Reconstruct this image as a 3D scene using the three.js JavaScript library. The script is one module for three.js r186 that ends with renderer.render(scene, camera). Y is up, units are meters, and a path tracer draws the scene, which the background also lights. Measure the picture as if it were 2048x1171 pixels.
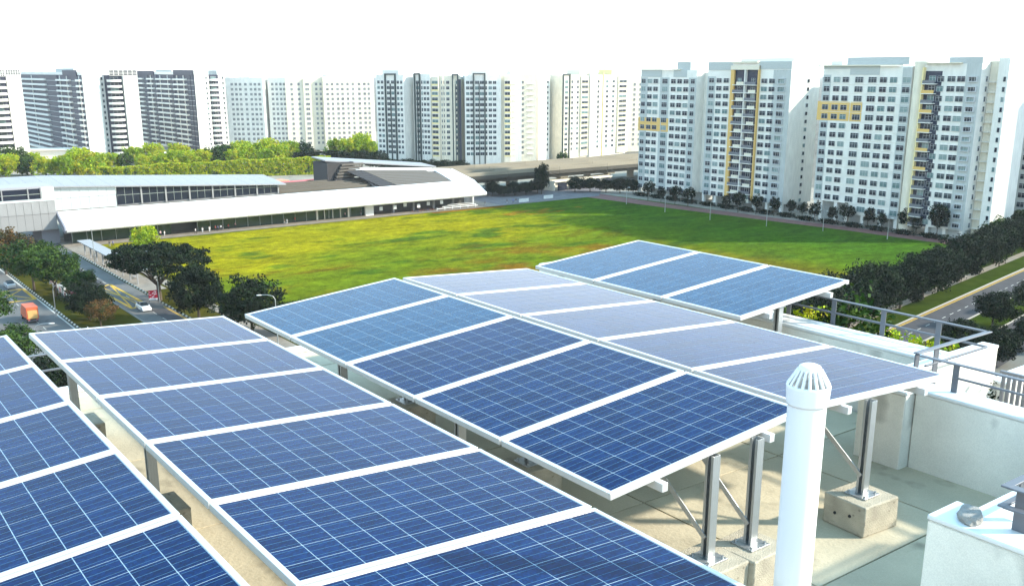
import * as THREE from 'three';
import { mergeGeometries } from 'three/addons/utils/BufferGeometryUtils.js';
import { RoundedBoxGeometry } from 'three/addons/geometries/RoundedBoxGeometry.js';
import { MarchingCubes } from 'three/addons/objects/MarchingCubes.js';

// ---------- camera, sky, sun, exposure ----------
const scene = new THREE.Scene();
const camera = new THREE.PerspectiveCamera(33.15, 2048 / 1171, 0.1, 9000);
camera.position.set(0, 46, 0);
camera.rotation.set(-15.3 * Math.PI / 180, 0, 0);
camera.setViewOffset(2048, 1171, 0, -94.5, 2048, 1171);   // the frame is cut from a taller picture: lens shift

const SUN = new THREE.Vector3(0.87, 0.492, 0.018).normalize();
{
  const w = 256, h = 128, d = new Float32Array(w * h * 4), v = new THREE.Vector3();
  for (let j = 0; j < h; j++) for (let i = 0; i < w; i++) {
    const el = ((j + 0.5) / h - 0.5) * Math.PI, az = ((i + 0.5) / w - 0.5) * 2 * Math.PI;
    v.set(Math.cos(el) * Math.cos(az), Math.sin(el), Math.cos(el) * Math.sin(az));
    const k = Math.exp(-Math.max(0, Math.asin(v.y)) * 180 / Math.PI / 13), g = Math.pow(Math.max(0, v.dot(SUN)), 6) * 0.2;
    const o = (j * w + i) * 4;
    d[o] = 0.19 + 0.9 * k + g; d[o + 1] = 0.39 + 0.74 * k + g * 0.95; d[o + 2] = 0.57 + 0.54 * k + g * 0.85; d[o + 3] = 1;
  }
  const t = new THREE.DataTexture(d, w, h, THREE.RGBAFormat, THREE.FloatType);
  t.mapping = THREE.EquirectangularReflectionMapping; t.magFilter = t.minFilter = THREE.LinearFilter; t.needsUpdate = true;
  scene.background = t; scene.environment = t;
}
const sun = new THREE.DirectionalLight(new THREE.Color(1, 0.92, 0.77), 2.6);
sun.position.copy(SUN).multiplyScalar(700).add(new THREE.Vector3(0, 0, -250)); sun.target.position.set(0, 0, -250);
sun.castShadow = true; sun.shadow.radius = 4; sun.shadow.mapSize.set(4096, 4096);
Object.assign(sun.shadow.camera, { left: -450, right: 450, top: 450, bottom: -450, near: 10, far: 1800 });
scene.add(sun, sun.target);
const renderer = new THREE.WebGLRenderer({ antialias: true });
renderer.toneMapping = THREE.LinearToneMapping; renderer.toneMappingExposure = 3.5; renderer.shadowMap.enabled = true;
scene.fog = new THREE.FogExp2(0xf2f4f6, 0.00007);

// ---------- helpers ----------
let seed = 12345;
const rnd = () => { seed = (seed * 1664525 + 1013904223) >>> 0; return seed / 4294967296; };
const rr = (a, b) => a + (b - a) * rnd();
const V = (x, y, z) => new THREE.Vector3(x, y, z);
const TH = 36.78 * Math.PI / 180, CT = Math.cos(TH), ST = Math.sin(TH);
// the site grid: a runs along the station, b along the roads; y is height above the ground
const site = (a, b, y = 0) => V(CT * a - ST * b, y, -(ST * a + CT * b));
const used = {};
const numbered = (n) => { const k = used[n] = (used[n] ?? -1) + 1; return k ? n + '_' + String(k).padStart(3, '0') : n; };
const ordinal = (n) => ['first', 'second', 'third', 'fourth', 'fifth', 'sixth', 'seventh', 'eighth', 'ninth', 'tenth', 'eleventh', 'twelfth', 'thirteenth', 'fourteenth', 'fifteenth', 'sixteenth', 'seventeenth', 'eighteenth', 'nineteenth', 'twentieth'][n] ?? (n < 29 ? 'twenty-' : 'thirty-') + ['first', 'second', 'third', 'fourth', 'fifth', 'sixth', 'seventh', 'eighth', 'ninth', 'tenth'][(n - 20) % 10];
const C = (r, g, b) => new THREE.Color().setRGB(r, g, b);
const mat = (c, roughness = 0.8, o = {}) => new THREE.MeshStandardMaterial({ color: Array.isArray(c) ? C(...c) : c, roughness, ...o });
const soil = (c, o = {}) => new THREE.MeshPhysicalMaterial({ color: C(...c), roughness: 1, specularIntensity: 0, ...o });
const shade = (m) => { m.castShadow = m.receiveShadow = true; return m; };
function mesh(name, g, m, parent) { const o = shade(new THREE.Mesh(g, m)); o.name = name; parent?.add(o); return o; }
function tag(o, label, category, group) { o.userData = { label, category }; if (group) o.userData.group = group; return o; }
function thing(name, label, category, pos, turn = 0, group) {
  const o = new THREE.Group(); o.name = numbered(name); scene.add(o); o.position.copy(pos); o.rotation.y = turn; return tag(o, label, category, group);
}
function solo(name, label, category, g, m, pos, turn = 0, group) {
  const o = mesh(numbered(name), g, m, scene); if (pos) o.position.copy(pos); o.rotation.y = turn; return tag(o, label, category, group);
}
function struct(name, g, m, pos, turn = 0) { const o = mesh(numbered(name), g, m, scene); if (pos) o.position.copy(pos); o.rotation.y = turn; o.userData = { kind: 'structure' }; return o; }
function copyOf(root, label, pos, turn = 0, scale = 1) {
  const r = root.clone(); r.name = numbered(root.name.replace(/_\d{3}$/, '')); r.userData = { ...root.userData, label }; scene.add(r);
  r.position.copy(pos); r.rotation.y = turn; Array.isArray(scale) ? r.scale.set(...scale) : r.scale.setScalar(scale); return r;
}
// box given by its extents; bars and tubes between points
const box = (x0, x1, y0, y1, z0, z1) => { const g = new THREE.BoxGeometry(x1 - x0, y1 - y0, z1 - z0); g.translate((x0 + x1) / 2, (y0 + y1) / 2, (z0 + z1) / 2); return g; };
const rbox = (x0, x1, y0, y1, z0, z1, r = 0.01) => { const g = new RoundedBoxGeometry(x1 - x0, y1 - y0, z1 - z0, 1, r); g.translate((x0 + x1) / 2, (y0 + y1) / 2, (z0 + z1) / 2); return g.index ? g.toNonIndexed() : g; };
const merge = (l) => l.length === 1 ? l[0] : mergeGeometries(l.map((g) => { const q = g.index ? g.toNonIndexed() : g; for (const k of Object.keys(q.attributes)) if (!['position', 'normal', 'uv', 'color'].includes(k)) q.deleteAttribute(k); return q; }));
function bar(p, q, w, d = w) {
  const n = q.clone().sub(p), g = new THREE.BoxGeometry(w, n.length(), d);
  g.applyQuaternion(new THREE.Quaternion().setFromUnitVectors(V(0, 1, 0), n.clone().normalize())); const c = p.clone().add(q).multiplyScalar(0.5); g.translate(c.x, c.y, c.z); return g;
}
function rod(p, q, r0, r1 = r0, seg = 8) {
  const n = q.clone().sub(p), g = new THREE.CylinderGeometry(r1, r0, n.length(), seg);
  g.applyQuaternion(new THREE.Quaternion().setFromUnitVectors(V(0, 1, 0), n.clone().normalize())); const c = p.clone().add(q).multiplyScalar(0.5); g.translate(c.x, c.y, c.z); return g;
}
const tube = (pts, r, seg = 16, rs = 6) => new THREE.TubeGeometry(new THREE.CatmullRomCurve3(pts), seg, r, rs);
function paint(g, c) { const n = g.attributes.position.count, a = new Float32Array(n * 3); for (let i = 0; i < n; i++) a.set([c.r, c.g, c.b], i * 3); g.setAttribute('color', new THREE.BufferAttribute(a, 3)); return g; }
function flat(pts, y = 0) {           // a level polygon from [x, z] points
  const s = new THREE.Shape(pts.map(([x, z]) => new THREE.Vector2(x, -z))); const g = new THREE.ShapeGeometry(s); g.rotateX(-Math.PI / 2); g.translate(0, y, 0);
  const p = g.attributes.position, uv = g.attributes.uv; for (let i = 0; i < p.count; i++) uv.setXY(i, p.getX(i), -p.getZ(i)); return g;
}
const gridPoly = (ab, y) => flat(ab.map(([a, b]) => { const p = site(a, b); return [p.x, p.z]; }), y);
// noise
const hash = (x, y, s) => { let h = (x * 374761393 + y * 668265263 + s * 974634777) | 0; h = Math.imul(h ^ (h >>> 13), 1274126177); return ((h ^ (h >>> 16)) >>> 0) / 4294967296; };
function vnoise(x, y, s, per) {
  const xi = Math.floor(x), yi = Math.floor(y), fx = x - xi, fy = y - yi, u = fx * fx * (3 - 2 * fx), v = fy * fy * (3 - 2 * fy), m = (k) => per ? ((k % per) + per) % per : k;
  const a = hash(m(xi), m(yi), s), b = hash(m(xi + 1), m(yi), s), c = hash(m(xi), m(yi + 1), s), d = hash(m(xi + 1), m(yi + 1), s);
  return a + (b - a) * u + (c - a) * v + (a - b - c + d) * u * v;
}
const fbm = (x, y, s, oct = 4, per) => { let r = 0, k = 0.5, t = 0; for (let i = 0; i < oct; i++) { r += k * vnoise(x, y, s + i, per); t += k; x *= 2; y *= 2; if (per) per *= 2; k /= 2; } return r / t; };
function tex(n, f, srgb = true, rep) {
  const d = new Uint8Array(n * n * 4);
  for (let j = 0; j < n; j++) for (let i = 0; i < n; i++) { const c = f(i / n, j / n, i, j); d.set([c[0] * 255, c[1] * 255, c[2] * 255, 255].map((x) => Math.max(0, Math.min(255, x))), (j * n + i) * 4); }
  const t = new THREE.DataTexture(d, n, n); t.wrapS = t.wrapT = THREE.RepeatWrapping; t.magFilter = THREE.LinearFilter; t.minFilter = THREE.LinearMipmapLinearFilter; t.generateMipmaps = true;
  if (srgb) t.colorSpace = THREE.SRGBColorSpace; if (rep) t.repeat.set(rep, rep); t.needsUpdate = true; return t;
}
const grainTex = tex(512, (x, y) => { const a = fbm(x * 6, y * 6, 3, 5, 6), b = hash(x * 512 | 0, y * 512 | 0, 9); const v = 0.92 + 0.14 * (a - 0.5) + 0.1 * (b - 0.5); return [v, v, v]; });
const stainTex = tex(512, (x, y) => { const a = fbm(x * 4, y * 4, 31, 5, 4), b = hash(x * 512 | 0, y * 512 | 0, 19), s = fbm(x * 9, y * 9, 77, 3, 9); const v = 0.9 + 0.2 * (a - 0.5) + 0.07 * (b - 0.5) - (s > 0.68 ? (s - 0.68) * 0.9 : 0); return [v, v * 0.985, v * 0.95]; });
const bumpTex = tex(256, (x, y) => { const v = fbm(x * 16, y * 16, 5, 4, 16); return [v, v, v]; }, false);
const withRep = (t, r) => { const c = t.clone(); c.repeat.set(r, r); c.needsUpdate = true; return c; };

// ---------- shared materials ----------
const M = {
  white: mat([0.78, 0.78, 0.75], 0.7, { map: withRep(grainTex, 0.6) }), plaster: mat([0.86, 0.86, 0.83], 0.75, { map: withRep(stainTex, 0.45), bumpMap: withRep(bumpTex, 2), bumpScale: 0.002 }),
  concrete: mat([0.52, 0.48, 0.4], 0.9, { map: withRep(stainTex, 0.9), bumpMap: withRep(bumpTex, 4), bumpScale: 0.006 }),
  galv: mat([0.5, 0.52, 0.53], 0.42, { metalness: 0.75, map: withRep(grainTex, 3) }), alu: mat([0.56, 0.56, 0.555], 0.42, { metalness: 0.35 }),
  rail: mat([0.13, 0.14, 0.16], 0.45, { metalness: 0.3 }), pvc: mat([0.66, 0.67, 0.66], 0.42),
  asphalt: mat([0.13, 0.133, 0.14], 0.9, { map: withRep(stainTex, 0.09) }), asphaltDark: mat([0.045, 0.045, 0.055], 0.9, { map: withRep(stainTex, 0.09) }),
  pave: mat([0.26, 0.23, 0.2], 0.9, { map: withRep(stainTex, 0.12) }), brick: mat([0.2, 0.085, 0.08], 0.9, { map: withRep(stainTex, 0.15) }),
  lineW: mat([0.6, 0.6, 0.58], 0.8, { map: withRep(stainTex, 0.4) }), lineY: mat([0.68, 0.42, 0.03], 0.8, { map: withRep(stainTex, 0.4) }),
  glass: mat([0.012, 0.02, 0.026], 0.08, { metalness: 0 }), darkGlass: mat([0.012, 0.016, 0.03], 0.15), trunk: mat([0.07, 0.05, 0.035], 0.95),
  panelGrey: mat([0.3, 0.3, 0.3], 0.6, { map: withRep(grainTex, 0.2) }), roofGrey: mat([0.3, 0.3, 0.31], 0.5, { map: withRep(grainTex, 0.15) }), dark: mat([0.02, 0.02, 0.022], 0.8), black: mat([0.015, 0.015, 0.015], 0.5),
};

// ---------- the ground ----------
const grassBase = tex(512, (x, y) => { const a = fbm(x * 8, y * 8, 60, 5, 8), b = hash(x * 512 | 0, y * 512 | 0, 62); return [0.3 + 0.2 * a + 0.06 * b, 0.36 + 0.16 * a + 0.06 * b, 0.16 + 0.08 * a]; });
struct('ground', flat([[-5000, 400], [5000, 400], [5000, -8000], [-5000, -8000]], -0.03), soil([0.2, 0.2, 0.19], { map: withRep(stainTex, 0.01) }));
struct('far_plaza', gridPoly([[40, 330], [330, 330], [420, 700], [40, 700]], -0.012), mat([0.3, 0.28, 0.24], 0.95, { map: withRep(stainTex, 0.03) }));
// the playing field: green turf with yellowed and dried-out patches
const FA0 = 69.5, FA1 = 258, FB0 = 128, FB1 = 281.6;
const fieldTex = tex(1024, (x, y) => {
  const a = FA0 + (FA1 - FA0) * x, b = FB0 + (FB1 - FB0) * y;
  const n = fbm(x * 9, y * 8, 100, 5), m = fbm(x * 30, y * 60, 110, 4), f = fbm(x * 150, y * 150, 120, 3), gr = hash(x * 1024 | 0, y * 1024 | 0, 7);
  const sm = (e0, e1, v) => { const t = Math.max(0, Math.min(1, (v - e0) / (e1 - e0))); return t * t * (3 - 2 * t); };
  let yel = sm(235, 170, a + (n - 0.5) * 60) * (0.5 + 0.5 * sm(210, 245, b + (n - 0.5) * 50)) + (n - 0.5) * 0.4;                      // turf yellows towards the station side
  let dry = Math.max(0, sm(0.4, 0.58, n + 0.12 * (m - 0.5)) * sm(225, 185, b + (m - 0.5) * 60) * sm(215, 175, a)) * 0.85;
  if (Math.hypot((a - 205) / 22, (b - 262) / 5) < 0.7 + 0.9 * (m - 0.3)) dry = Math.max(dry, 0.75 * sm(0.45, 0.62, m));
  if (a > 176 && a < 206 && b > 278.4 + 2 * (m - 0.5)) dry = Math.max(dry, 0.9);
  yel = Math.max(0, Math.min(1, yel));
  const lush = sm(0.55, 0.78, fbm(x * 14, y * 26, 140, 4)) * 0.75;
  let c = [0.24 + 0.3 * yel, 0.36 + 0.15 * yel, 0.085 - 0.01 * yel];
  c = [c[0] * (1 - lush) + 0.22 * lush, c[1] * (1 - lush) + 0.33 * lush, c[2] * (1 - lush) + 0.1 * lush];
  c = [c[0] * (1 - dry) + 0.5 * dry, c[1] * (1 - dry) + 0.34 * dry, c[2] * (1 - dry) + 0.1 * dry];
  const v = 0.72 + 0.36 * m + 0.36 * (f - 0.5) + 0.3 * (gr - 0.5); return [c[0] * v, c[1] * v, c[2] * v];
});
{
  const g = new THREE.PlaneGeometry(FA1 - FA0, FB1 - FB0, 1, 1); g.rotateX(-Math.PI / 2);
  const p = site((FA0 + FA1) / 2, (FB0 + FB1) / 2, 0.004);
  struct('field', g, soil([1, 1, 1], { map: fieldTex }), p, TH);
}
// roads, verges, pavements
struct('verge', gridPoly([[41, 60], [69.6, 60], [69.6, 275], [41, 275]], -0.004), soil([0.34, 0.27, 0.24], { map: withRep(grassBase, 0.03) }));
struct('road', gridPoly([[24, 60], [41, 60], [41, 330], [24, 330]], 0.004), M.asphalt);
struct('road', gridPoly([[52.6, 60], [60.2, 60], [60.2, 330], [52.6, 330]], 0.004), M.asphalt);
struct('bus_lane', gridPoly([[52.8, 222], [56.3, 222], [56.3, 285], [52.8, 285]], 0.008), M.asphaltDark);
struct('bus_lane', gridPoly([[56.4, 150], [60.1, 150], [60.1, 196.5], [56.4, 196.5]], 0.008), M.asphaltDark);
struct('pavement', gridPoly([[60.7, 214], [65.6, 214], [65.6, 281.5], [60.7, 281.5]], 0.1), M.pave);
struct('footpath', gridPoly([[66.4, 120], [68.6, 120], [68.6, 240], [66.4, 240]], 0.06), M.pave);
struct('forecourt', gridPoly([[60.7, 281.7], [206, 281.7], [206, 300], [60.7, 300]], 0.1), M.pave);
struct('plaza', gridPoly([[206, 281.7], [252, 281.7], [300, 330], [206, 330]], 0.05), mat([0.16, 0.15, 0.17], 0.9, { map: withRep(stainTex, 0.1) }));
struct('running_path', gridPoly([[246, 283], [257, 288], [256, 249], [259, 208], [262, 173], [264, 138], [257, 138], [255.5, 173], [252, 208], [248, 249]], 0.03), M.brick);
struct('estate_ground', gridPoly([[257, 300], [340, 300], [340, 134], [264, 134], [259, 208]], 0.012), mat([0.3, 0.28, 0.25], 0.95, { map: withRep(stainTex, 0.1) }));
// painted and stepped kerbs
function kerb(label, ab, w = 0.35, h = 0.14, striped = true) {
  const list = [], col = [C(0.5, 0.47, 0.4), C(0.03, 0.03, 0.03), C(0.2, 0.19, 0.17)]; let k = 0;
  for (let i = 0; i + 1 < ab.length; i++) {
    const p = site(...ab[i]), q = site(...ab[i + 1]), n = Math.max(1, Math.round(p.distanceTo(q) / 1.0));
    for (let j = 0; j < n; j++) { const u = p.clone().lerp(q, j / n), v = p.clone().lerp(q, (j + 0.985) / n); u.y = v.y = h / 2; list.push(paint(bar(u, v, striped ? w : w, h + 0.02), col[striped ? k++ % 2 : 2])); }
  }
  const o = solo('kerb', label, 'kerb', merge(list), mat(0xffffff, 0.85, { vertexColors: true }), null, 0, 'road kerbs'); o.userData.kind = 'structure'; delete o.userData.category; delete o.userData.label; delete o.userData.group;
}
kerb('', [[60.5, 120], [60.4, 200], [60.6, 215], [60.7, 270]]); kerb('', [[41.3, 120], [41.3, 270]]); kerb('', [[52.4, 130], [52.4, 270]], 0.3, 0.14, false);
// markings
const stripes = (list, y, m, name) => struct(name, merge(list.map(([a0, b0, a1, b1, w]) => { const p = site(a0, b0), q = site(a1, b1), n = q.clone().sub(p).normalize(), s = V(n.z, 0, -n.x).multiplyScalar(w / 2); return flat([[p.x + s.x, p.z + s.z], [q.x + s.x, q.z + s.z], [q.x - s.x, q.z - s.z], [p.x - s.x, p.z - s.z]], y); })), m);
{
  const dash = []; for (let b = 150; b < 270; b += 6) { dash.push([36.2, b, 36.2, b + 2.4, 0.13], [56.4, b, 56.4, b + 2.4, 0.13]); }
  stripes([[40.6, 120, 40.6, 280, 0.28], ...dash], 0.013, M.lineW, 'lane_marking');
  const bx4 = (p, w) => [[...p[0], ...p[1], w], [...p[1], ...p[2], w], [...p[2], ...p[3], w], [...p[3], ...p[0], w]];
  const J = [[53.2, 223.2], [56.9, 226.5], [57.4, 203.6], [54, 199.4]], K = [[31, 216.5], [40, 233], [40.3, 220.5], [31, 205]];
  const Nb = [[34.5, 232.3], [40.3, 233], [40.3, 220.4], [32.5, 220.4]];
  stripes([...bx4(J, 0.6), [...J[0], ...J[2], 0.34], [...J[1], ...J[3], 0.34], [54.6, 225, 56.2, 200.8, 0.26]], 0.02, M.lineY, 'yellow_box_marking');
  stripes([...bx4(Nb, 0.7), [...Nb[0], ...Nb[2], 0.4], [...Nb[1], ...Nb[3], 0.4]], 0.02, M.lineY, 'yellow_box_marking');
  stripes([[59.6, 130, 59.6, 198, 0.16], [59.9, 130, 59.9, 198, 0.12]], 0.017, M.lineY, 'yellow_line');
}
// the road on the right, running past the near edge of the field
{
  const L = (t, o) => { const a = 120 + t * 160, b = 92.4 + t * 28.3; return [a + o * 0.174, b - o * 0.985]; };   // t along, o metres towards the camera
  const strip = (o0, o1, y) => gridPoly([L(-0.6, o0), L(1.2, o0), L(1.2, o1), L(-0.6, o1)], y);
  struct('road', strip(0.6, 8.4, 0.004), M.asphaltDark); struct('road', strip(15.5, 23.5, 0.004), M.asphaltDark);  // roadside tree shade put into the road by the darker asphalt colour
  struct('grass_verge', strip(-22, 0.4, 0.001), soil([0.2, 0.26, 0.2], { map: withRep(grassBase, 0.04) }));
  struct('grass_verge', strip(8.8, 15.2, 0.001), soil([0.2, 0.26, 0.2], { map: withRep(grassBase, 0.04) }));  // both verges carry the same shade in their darkened green
  struct('footpath', strip(-7, -5, 0.03), M.pave);
  const ln = (t0, t1, o, w) => [...L(t0, o), ...L(t1, o), w];
  stripes([ln(-0.5, 1.2, 1.15, 0.22), ln(-0.5, 1.2, 0.8, 0.14)], 0.012, M.lineY, 'yellow_line');
  const d = []; for (let k = -20; k < 48; k++) d.push(ln(k / 40, k / 40 + 0.011, 4.6, 0.16)); stripes(d, 0.012, M.lineW, 'lane_marking');
  const kk = []; for (const o of [0.45, 8.6, 15.35]) kk.push([L(-0.55, o), L(1.2, o)]);
  for (const [p, q] of kk) kerb('', [p, q], 0.3, 0.14, false);
}

// ---------- the roof we stand on ----------
const RY = 42.97;
const roofAt = (a, b, y) => site(a, b, y);
{
  const g = new THREE.BoxGeometry(18, 42.8, 20); g.translate(0, 21.4, 0);
  const o = thing('rooftop_building', 'white building under the solar panels, seen by its flat roof', 'building', site(-1.3, -0.2), TH);
  mesh('wall', g, M.plaster, o);
}
{
  const root = new THREE.Group(); root.name = 'roof_deck'; root.userData = { kind: 'structure' }; root.position.copy(site(0, 0, RY)); root.rotation.y = TH; scene.add(root);
  mesh('screed', box(-10.2, 7.68, -0.14, -0.014, -9.7, 9.8), mat([0.2, 0.19, 0.16], 0.95), root);
  const sm = [0, 1, 2].map((k) => mat([[0.56, 0.51, 0.4], [0.54, 0.49, 0.385], [0.58, 0.53, 0.415]][k], 0.9, { map: withRep(stainTex, 0.5), bumpMap: withRep(bumpTex, 3), bumpScale: 0.003 }));
  const P = 1.52, A0 = 6.24, B0 = 4.71;
  for (let i = -11; i <= 0; i++) for (let j = -10; j <= 3; j++) {
    const a0 = A0 + (i - 0) * P - 0, a1 = i === 0 ? 7.68 : A0 + (i + 1) * P, b0 = B0 + j * P, b1 = Math.min(9.7, B0 + (j + 1) * P);
    const x0 = i === 0 ? A0 : a0, g = rbox(x0 + 0.006, a1 - 0.006, -0.05, 0, -b1 + 0.006, -b0 - 0.006, 0.004);
    const p = g.attributes.position, uv = g.attributes.uv, ox = rnd() * 9, oy = rnd() * 9; for (let k = 0; k < p.count; k++) uv.setXY(k, p.getX(k) + ox, p.getZ(k) + oy);
    mesh('slab', g, sm[(i * 7 + j * 3 + 99) % 3], root);
  }
}
// walls on the roof, each a thing
function wall(label, a0, a1, b0, b1, y1, y0 = RY, extra) {
  const o = thing('parapet_wall', label, 'wall', site((a0 + a1) / 2, (b0 + b1) / 2, y0), TH, 'roof parapets');
  const w = a1 - a0, d = b1 - b0, h = y1 - y0, g = rbox(-w / 2, w / 2, 0, h - 0.03, -d / 2, d / 2, 0.012);
  const p = g.attributes.position, n = g.attributes.normal, uv = g.attributes.uv; for (let k = 0; k < p.count; k++) uv.setXY(k, Math.abs(n.getX(k)) > 0.5 ? p.getZ(k) : p.getX(k), Math.abs(n.getY(k)) > 0.5 ? p.getZ(k) : p.getY(k));
  mesh('body', g, M.plaster, o);
  mesh('coping', rbox(-w / 2 - 0.004, w / 2 + 0.004, h - 0.032, h, -d / 2 - 0.004, d / 2 + 0.004, 0.01), M.pvc, o);
  return o;
}
wall('long grey parapet with planting behind it, under the far three-panel row', 7.72, 8.06, 4.37, 9.75, 43.62, 42.6);
wall('white cross wall with a flat top behind the railing corner', 7.0, 8.63, 4.21, 4.36, 43.62, 42.3);
wall('short parapet pier under the end of the pale panel row', 6.75, 7.0, 3.95, 4.36, 43.61, 42.6);
wall('plain grey parapet right of the white vent pipe', 6.87, 7.1, -3, 3.945, 43.62, 42.6);
wall('low white parapet with a stone lying on its corner', 4.87, 5.17, -3, 2.64, 43.62, 42.6);
wall('low white cross parapet running right from behind the stone', 5.175, 6.865, 2.34, 2.53, 43.61, 42.6);
wall('low parapet at the far edge of the roof, behind the panels', -10, 7.71, 9.76, 9.95, 43.03, 42.4);
wall('low white ledge beyond the cross wall', 8.66, 9.6, 4.1, 4.3, 43.28, 41.5);
// painter's hole in the front wall
solo('drain_hole', 'small black hole in the near white parapet face', 'hole', new THREE.CylinderGeometry(0.008, 0.008, 0.012, 12).rotateZ(Math.PI / 2), M.black, site(4.868, 2.31, 43.2), TH);
// stone on the parapet
{
  const g = new THREE.IcosahedronGeometry(0.1, 3), p = g.attributes.position, v = V();
  for (let i = 0; i < p.count; i++) { v.fromBufferAttribute(p, i); const n = fbm(v.x * 30 + 9, v.y * 30 + v.z * 22 + 9, 44, 3); v.multiplyScalar(0.8 + 0.45 * n); v.y = Math.max(-0.02, Math.min(0.026, v.y * 0.6 + v.x * 0.08)); v.z *= 0.62; v.y += 0.02; p.setXYZ(i, v.x, v.y, v.z); }
  g.computeVertexNormals(); solo('stone', 'flat grey stone lying on the near white parapet', 'stone', g, mat([0.33, 0.33, 0.33], 0.95, { map: withRep(stainTex, 2), bumpMap: withRep(bumpTex, 3), bumpScale: 0.004 }), site(5.0, 2.47, 43.621), TH + 0.5);
}

// ---------- railings ----------
function railing(label, runs, posts, thick = 0.032) {
  const o = thing('railing', label, 'railing', site(posts[0][0], posts[0][1], posts[0][2]), TH, 'roof railings'), a0 = posts[0][0], b0 = posts[0][1], y0 = posts[0][2];
  const L = (p) => V(p[0] - a0, p[2] - y0, -(p[1] - b0));
  runs.forEach(([p, q, w, h], i) => { const u = L(p), v = L(q); const alongX = Math.abs(u.x - v.x) > Math.abs(u.z - v.z); const g = alongX ? rbox(Math.min(u.x, v.x), Math.max(u.x, v.x), u.y - h, u.y, u.z - w / 2, u.z + w / 2, 0.004) : rbox(u.x - w / 2, u.x + w / 2, u.y - h, u.y, Math.min(u.z, v.z), Math.max(u.z, v.z), 0.004); mesh(i % 2 ? 'mid_rail' : 'top_rail', g, M.rail, o); });
  for (const [a, b, yb, yt, wx = 0.012, wz = 0.05] of posts) { const u = L([a, b, yb]); mesh('post', rbox(u.x - wx / 2, u.x + wx / 2, u.y, u.y + yt - yb, u.z - wz / 2, u.z + wz / 2, 0.003), M.rail, o); }
}
railing('long grey railing above the planted parapet', [[[8.1, 7.2, 43.865], [8.1, 4.05, 43.865], 0.035, 0.014], [[8.1, 7.2, 43.735], [8.1, 4.05, 43.735], 0.02, 0.018], [[7.0, 4.05, 43.865], [8.118, 4.05, 43.865], 0.05, 0.012], [[7.15, 4.05, 43.735], [8.1, 4.05, 43.735], 0.02, 0.016]],
  [[8.1, 5.59, 43.5, 43.855], [8.1, 6.12, 43.5, 43.855], [8.1, 5.05, 43.5, 43.855], [8.1, 4.5, 43.5, 43.855], [8.1, 6.7, 43.5, 43.855], [7.3, 4.05, 43.3, 43.853, 0.07, 0.012], [7.02, 4.05, 43.5, 43.853, 0.06, 0.012]]);
railing('dark railing stepping down past the cross wall on the right', [[[7.02, 4.02, 43.85], [7.02, 0, 43.85], 0.045, 0.012], [[7.02, 3.74, 43.745], [7.02, 0, 43.745], 0.02, 0.016]],
  [[7.02, 3.72, 43.4, 43.84], [7.02, 3.0, 43.4, 43.84], [7.02, 2.2, 43.4, 43.84]]);
railing('dark railing at the corner of the near white parapet', [[[5.02, 2.29, 43.875], [5.02, -2, 43.875], 0.06, 0.012], [[4.99, 2.29, 43.77], [4.99, -2, 43.77], 0.05, 0.012], [[4.99, 2.3, 43.876], [6.8, 2.3, 43.876], 0.05, 0.012], [[4.97, 2.3, 43.771], [6.8, 2.3, 43.771], 0.04, 0.012]],
  [[5.06, 2.23, 43.6, 43.86, 0.012, 0.075], [5.2, 2.305, 43.6, 43.86, 0.07, 0.012], [5.9, 2.3, 43.6, 43.86, 0.06, 0.012]]);
railing('dark railing at the far left edge of the roof', [[[-9, 9.9, 43.4], [3.3, 9.9, 43.4], 0.04, 0.014], [[-9, 9.9, 43.24], [3.3, 9.9, 43.24], 0.02, 0.018]], [[1.5, 9.9, 42.9, 43.39], [0.2, 9.9, 42.9, 43.39], [-1.2, 9.9, 42.9, 43.39], [2.9, 9.9, 42.9, 43.39]]);
{
  const o = thing('slat_fence', 'dark upright slat fence beyond the right railing', 'fence', site(8.4, 4.03, 42.48), TH);
  mesh('top_rail', rbox(-0.02, 0.02, 0.96, 0.985, -0.02, 1.2, 0.004), M.rail, o);
  for (let k = 0; k < 24; k++) mesh('slat', rbox(-0.015, 0.015, 0, 0.96, k * 0.048, k * 0.048 + 0.026, 0.003), M.rail, o);
}

// ---------- vent pipe ----------
{
  const o = thing('vent_pipe', 'white plastic vent pipe with a slotted conical cap', 'vent pipe', site(3.32, 2.38, RY), TH);
  mesh('pipe', new THREE.LatheGeometry([[0.0795, 0], [0.0795, 1.66], [0.0795, 1.7]].map(([x, y]) => new THREE.Vector2(x, y)), 64), M.pvc, o);
  mesh('collar', new THREE.LatheGeometry([[0.08, 1.695], [0.084, 1.69], [0.0865, 1.7], [0.0905, 1.765], [0.091, 1.772], [0.088, 1.777], [0.078, 1.777], [0.078, 1.72], [0.0795, 1.695]].map(([x, y]) => new THREE.Vector2(x, y)), 64), M.pvc, o);
  mesh('cap', new THREE.LatheGeometry([[0.001, 1.862], [0.03, 1.861], [0.043, 1.855], [0.0475, 1.846], [0.0485, 1.836], [0.045, 1.834], [0.04, 1.845], [0.001, 1.85]].map(([x, y]) => new THREE.Vector2(x, y)), 48), M.pvc, o);
  for (let k = 0; k < 18; k++) { const t = k / 18 * 2 * Math.PI, c = Math.cos(t), s = Math.sin(t); mesh('rib', bar(V(0.085 * c, 1.774, 0.085 * s), V(0.046 * c, 1.841, 0.046 * s), 0.0095, 0.0095), M.pvc, o); }
  mesh('inner_rim', new THREE.LatheGeometry([[0.07, 1.68], [0.07, 1.765], [0.076, 1.765], [0.076, 1.68]].map(([x, y]) => new THREE.Vector2(x, y)), 48), M.pvc, o);
}

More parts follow.
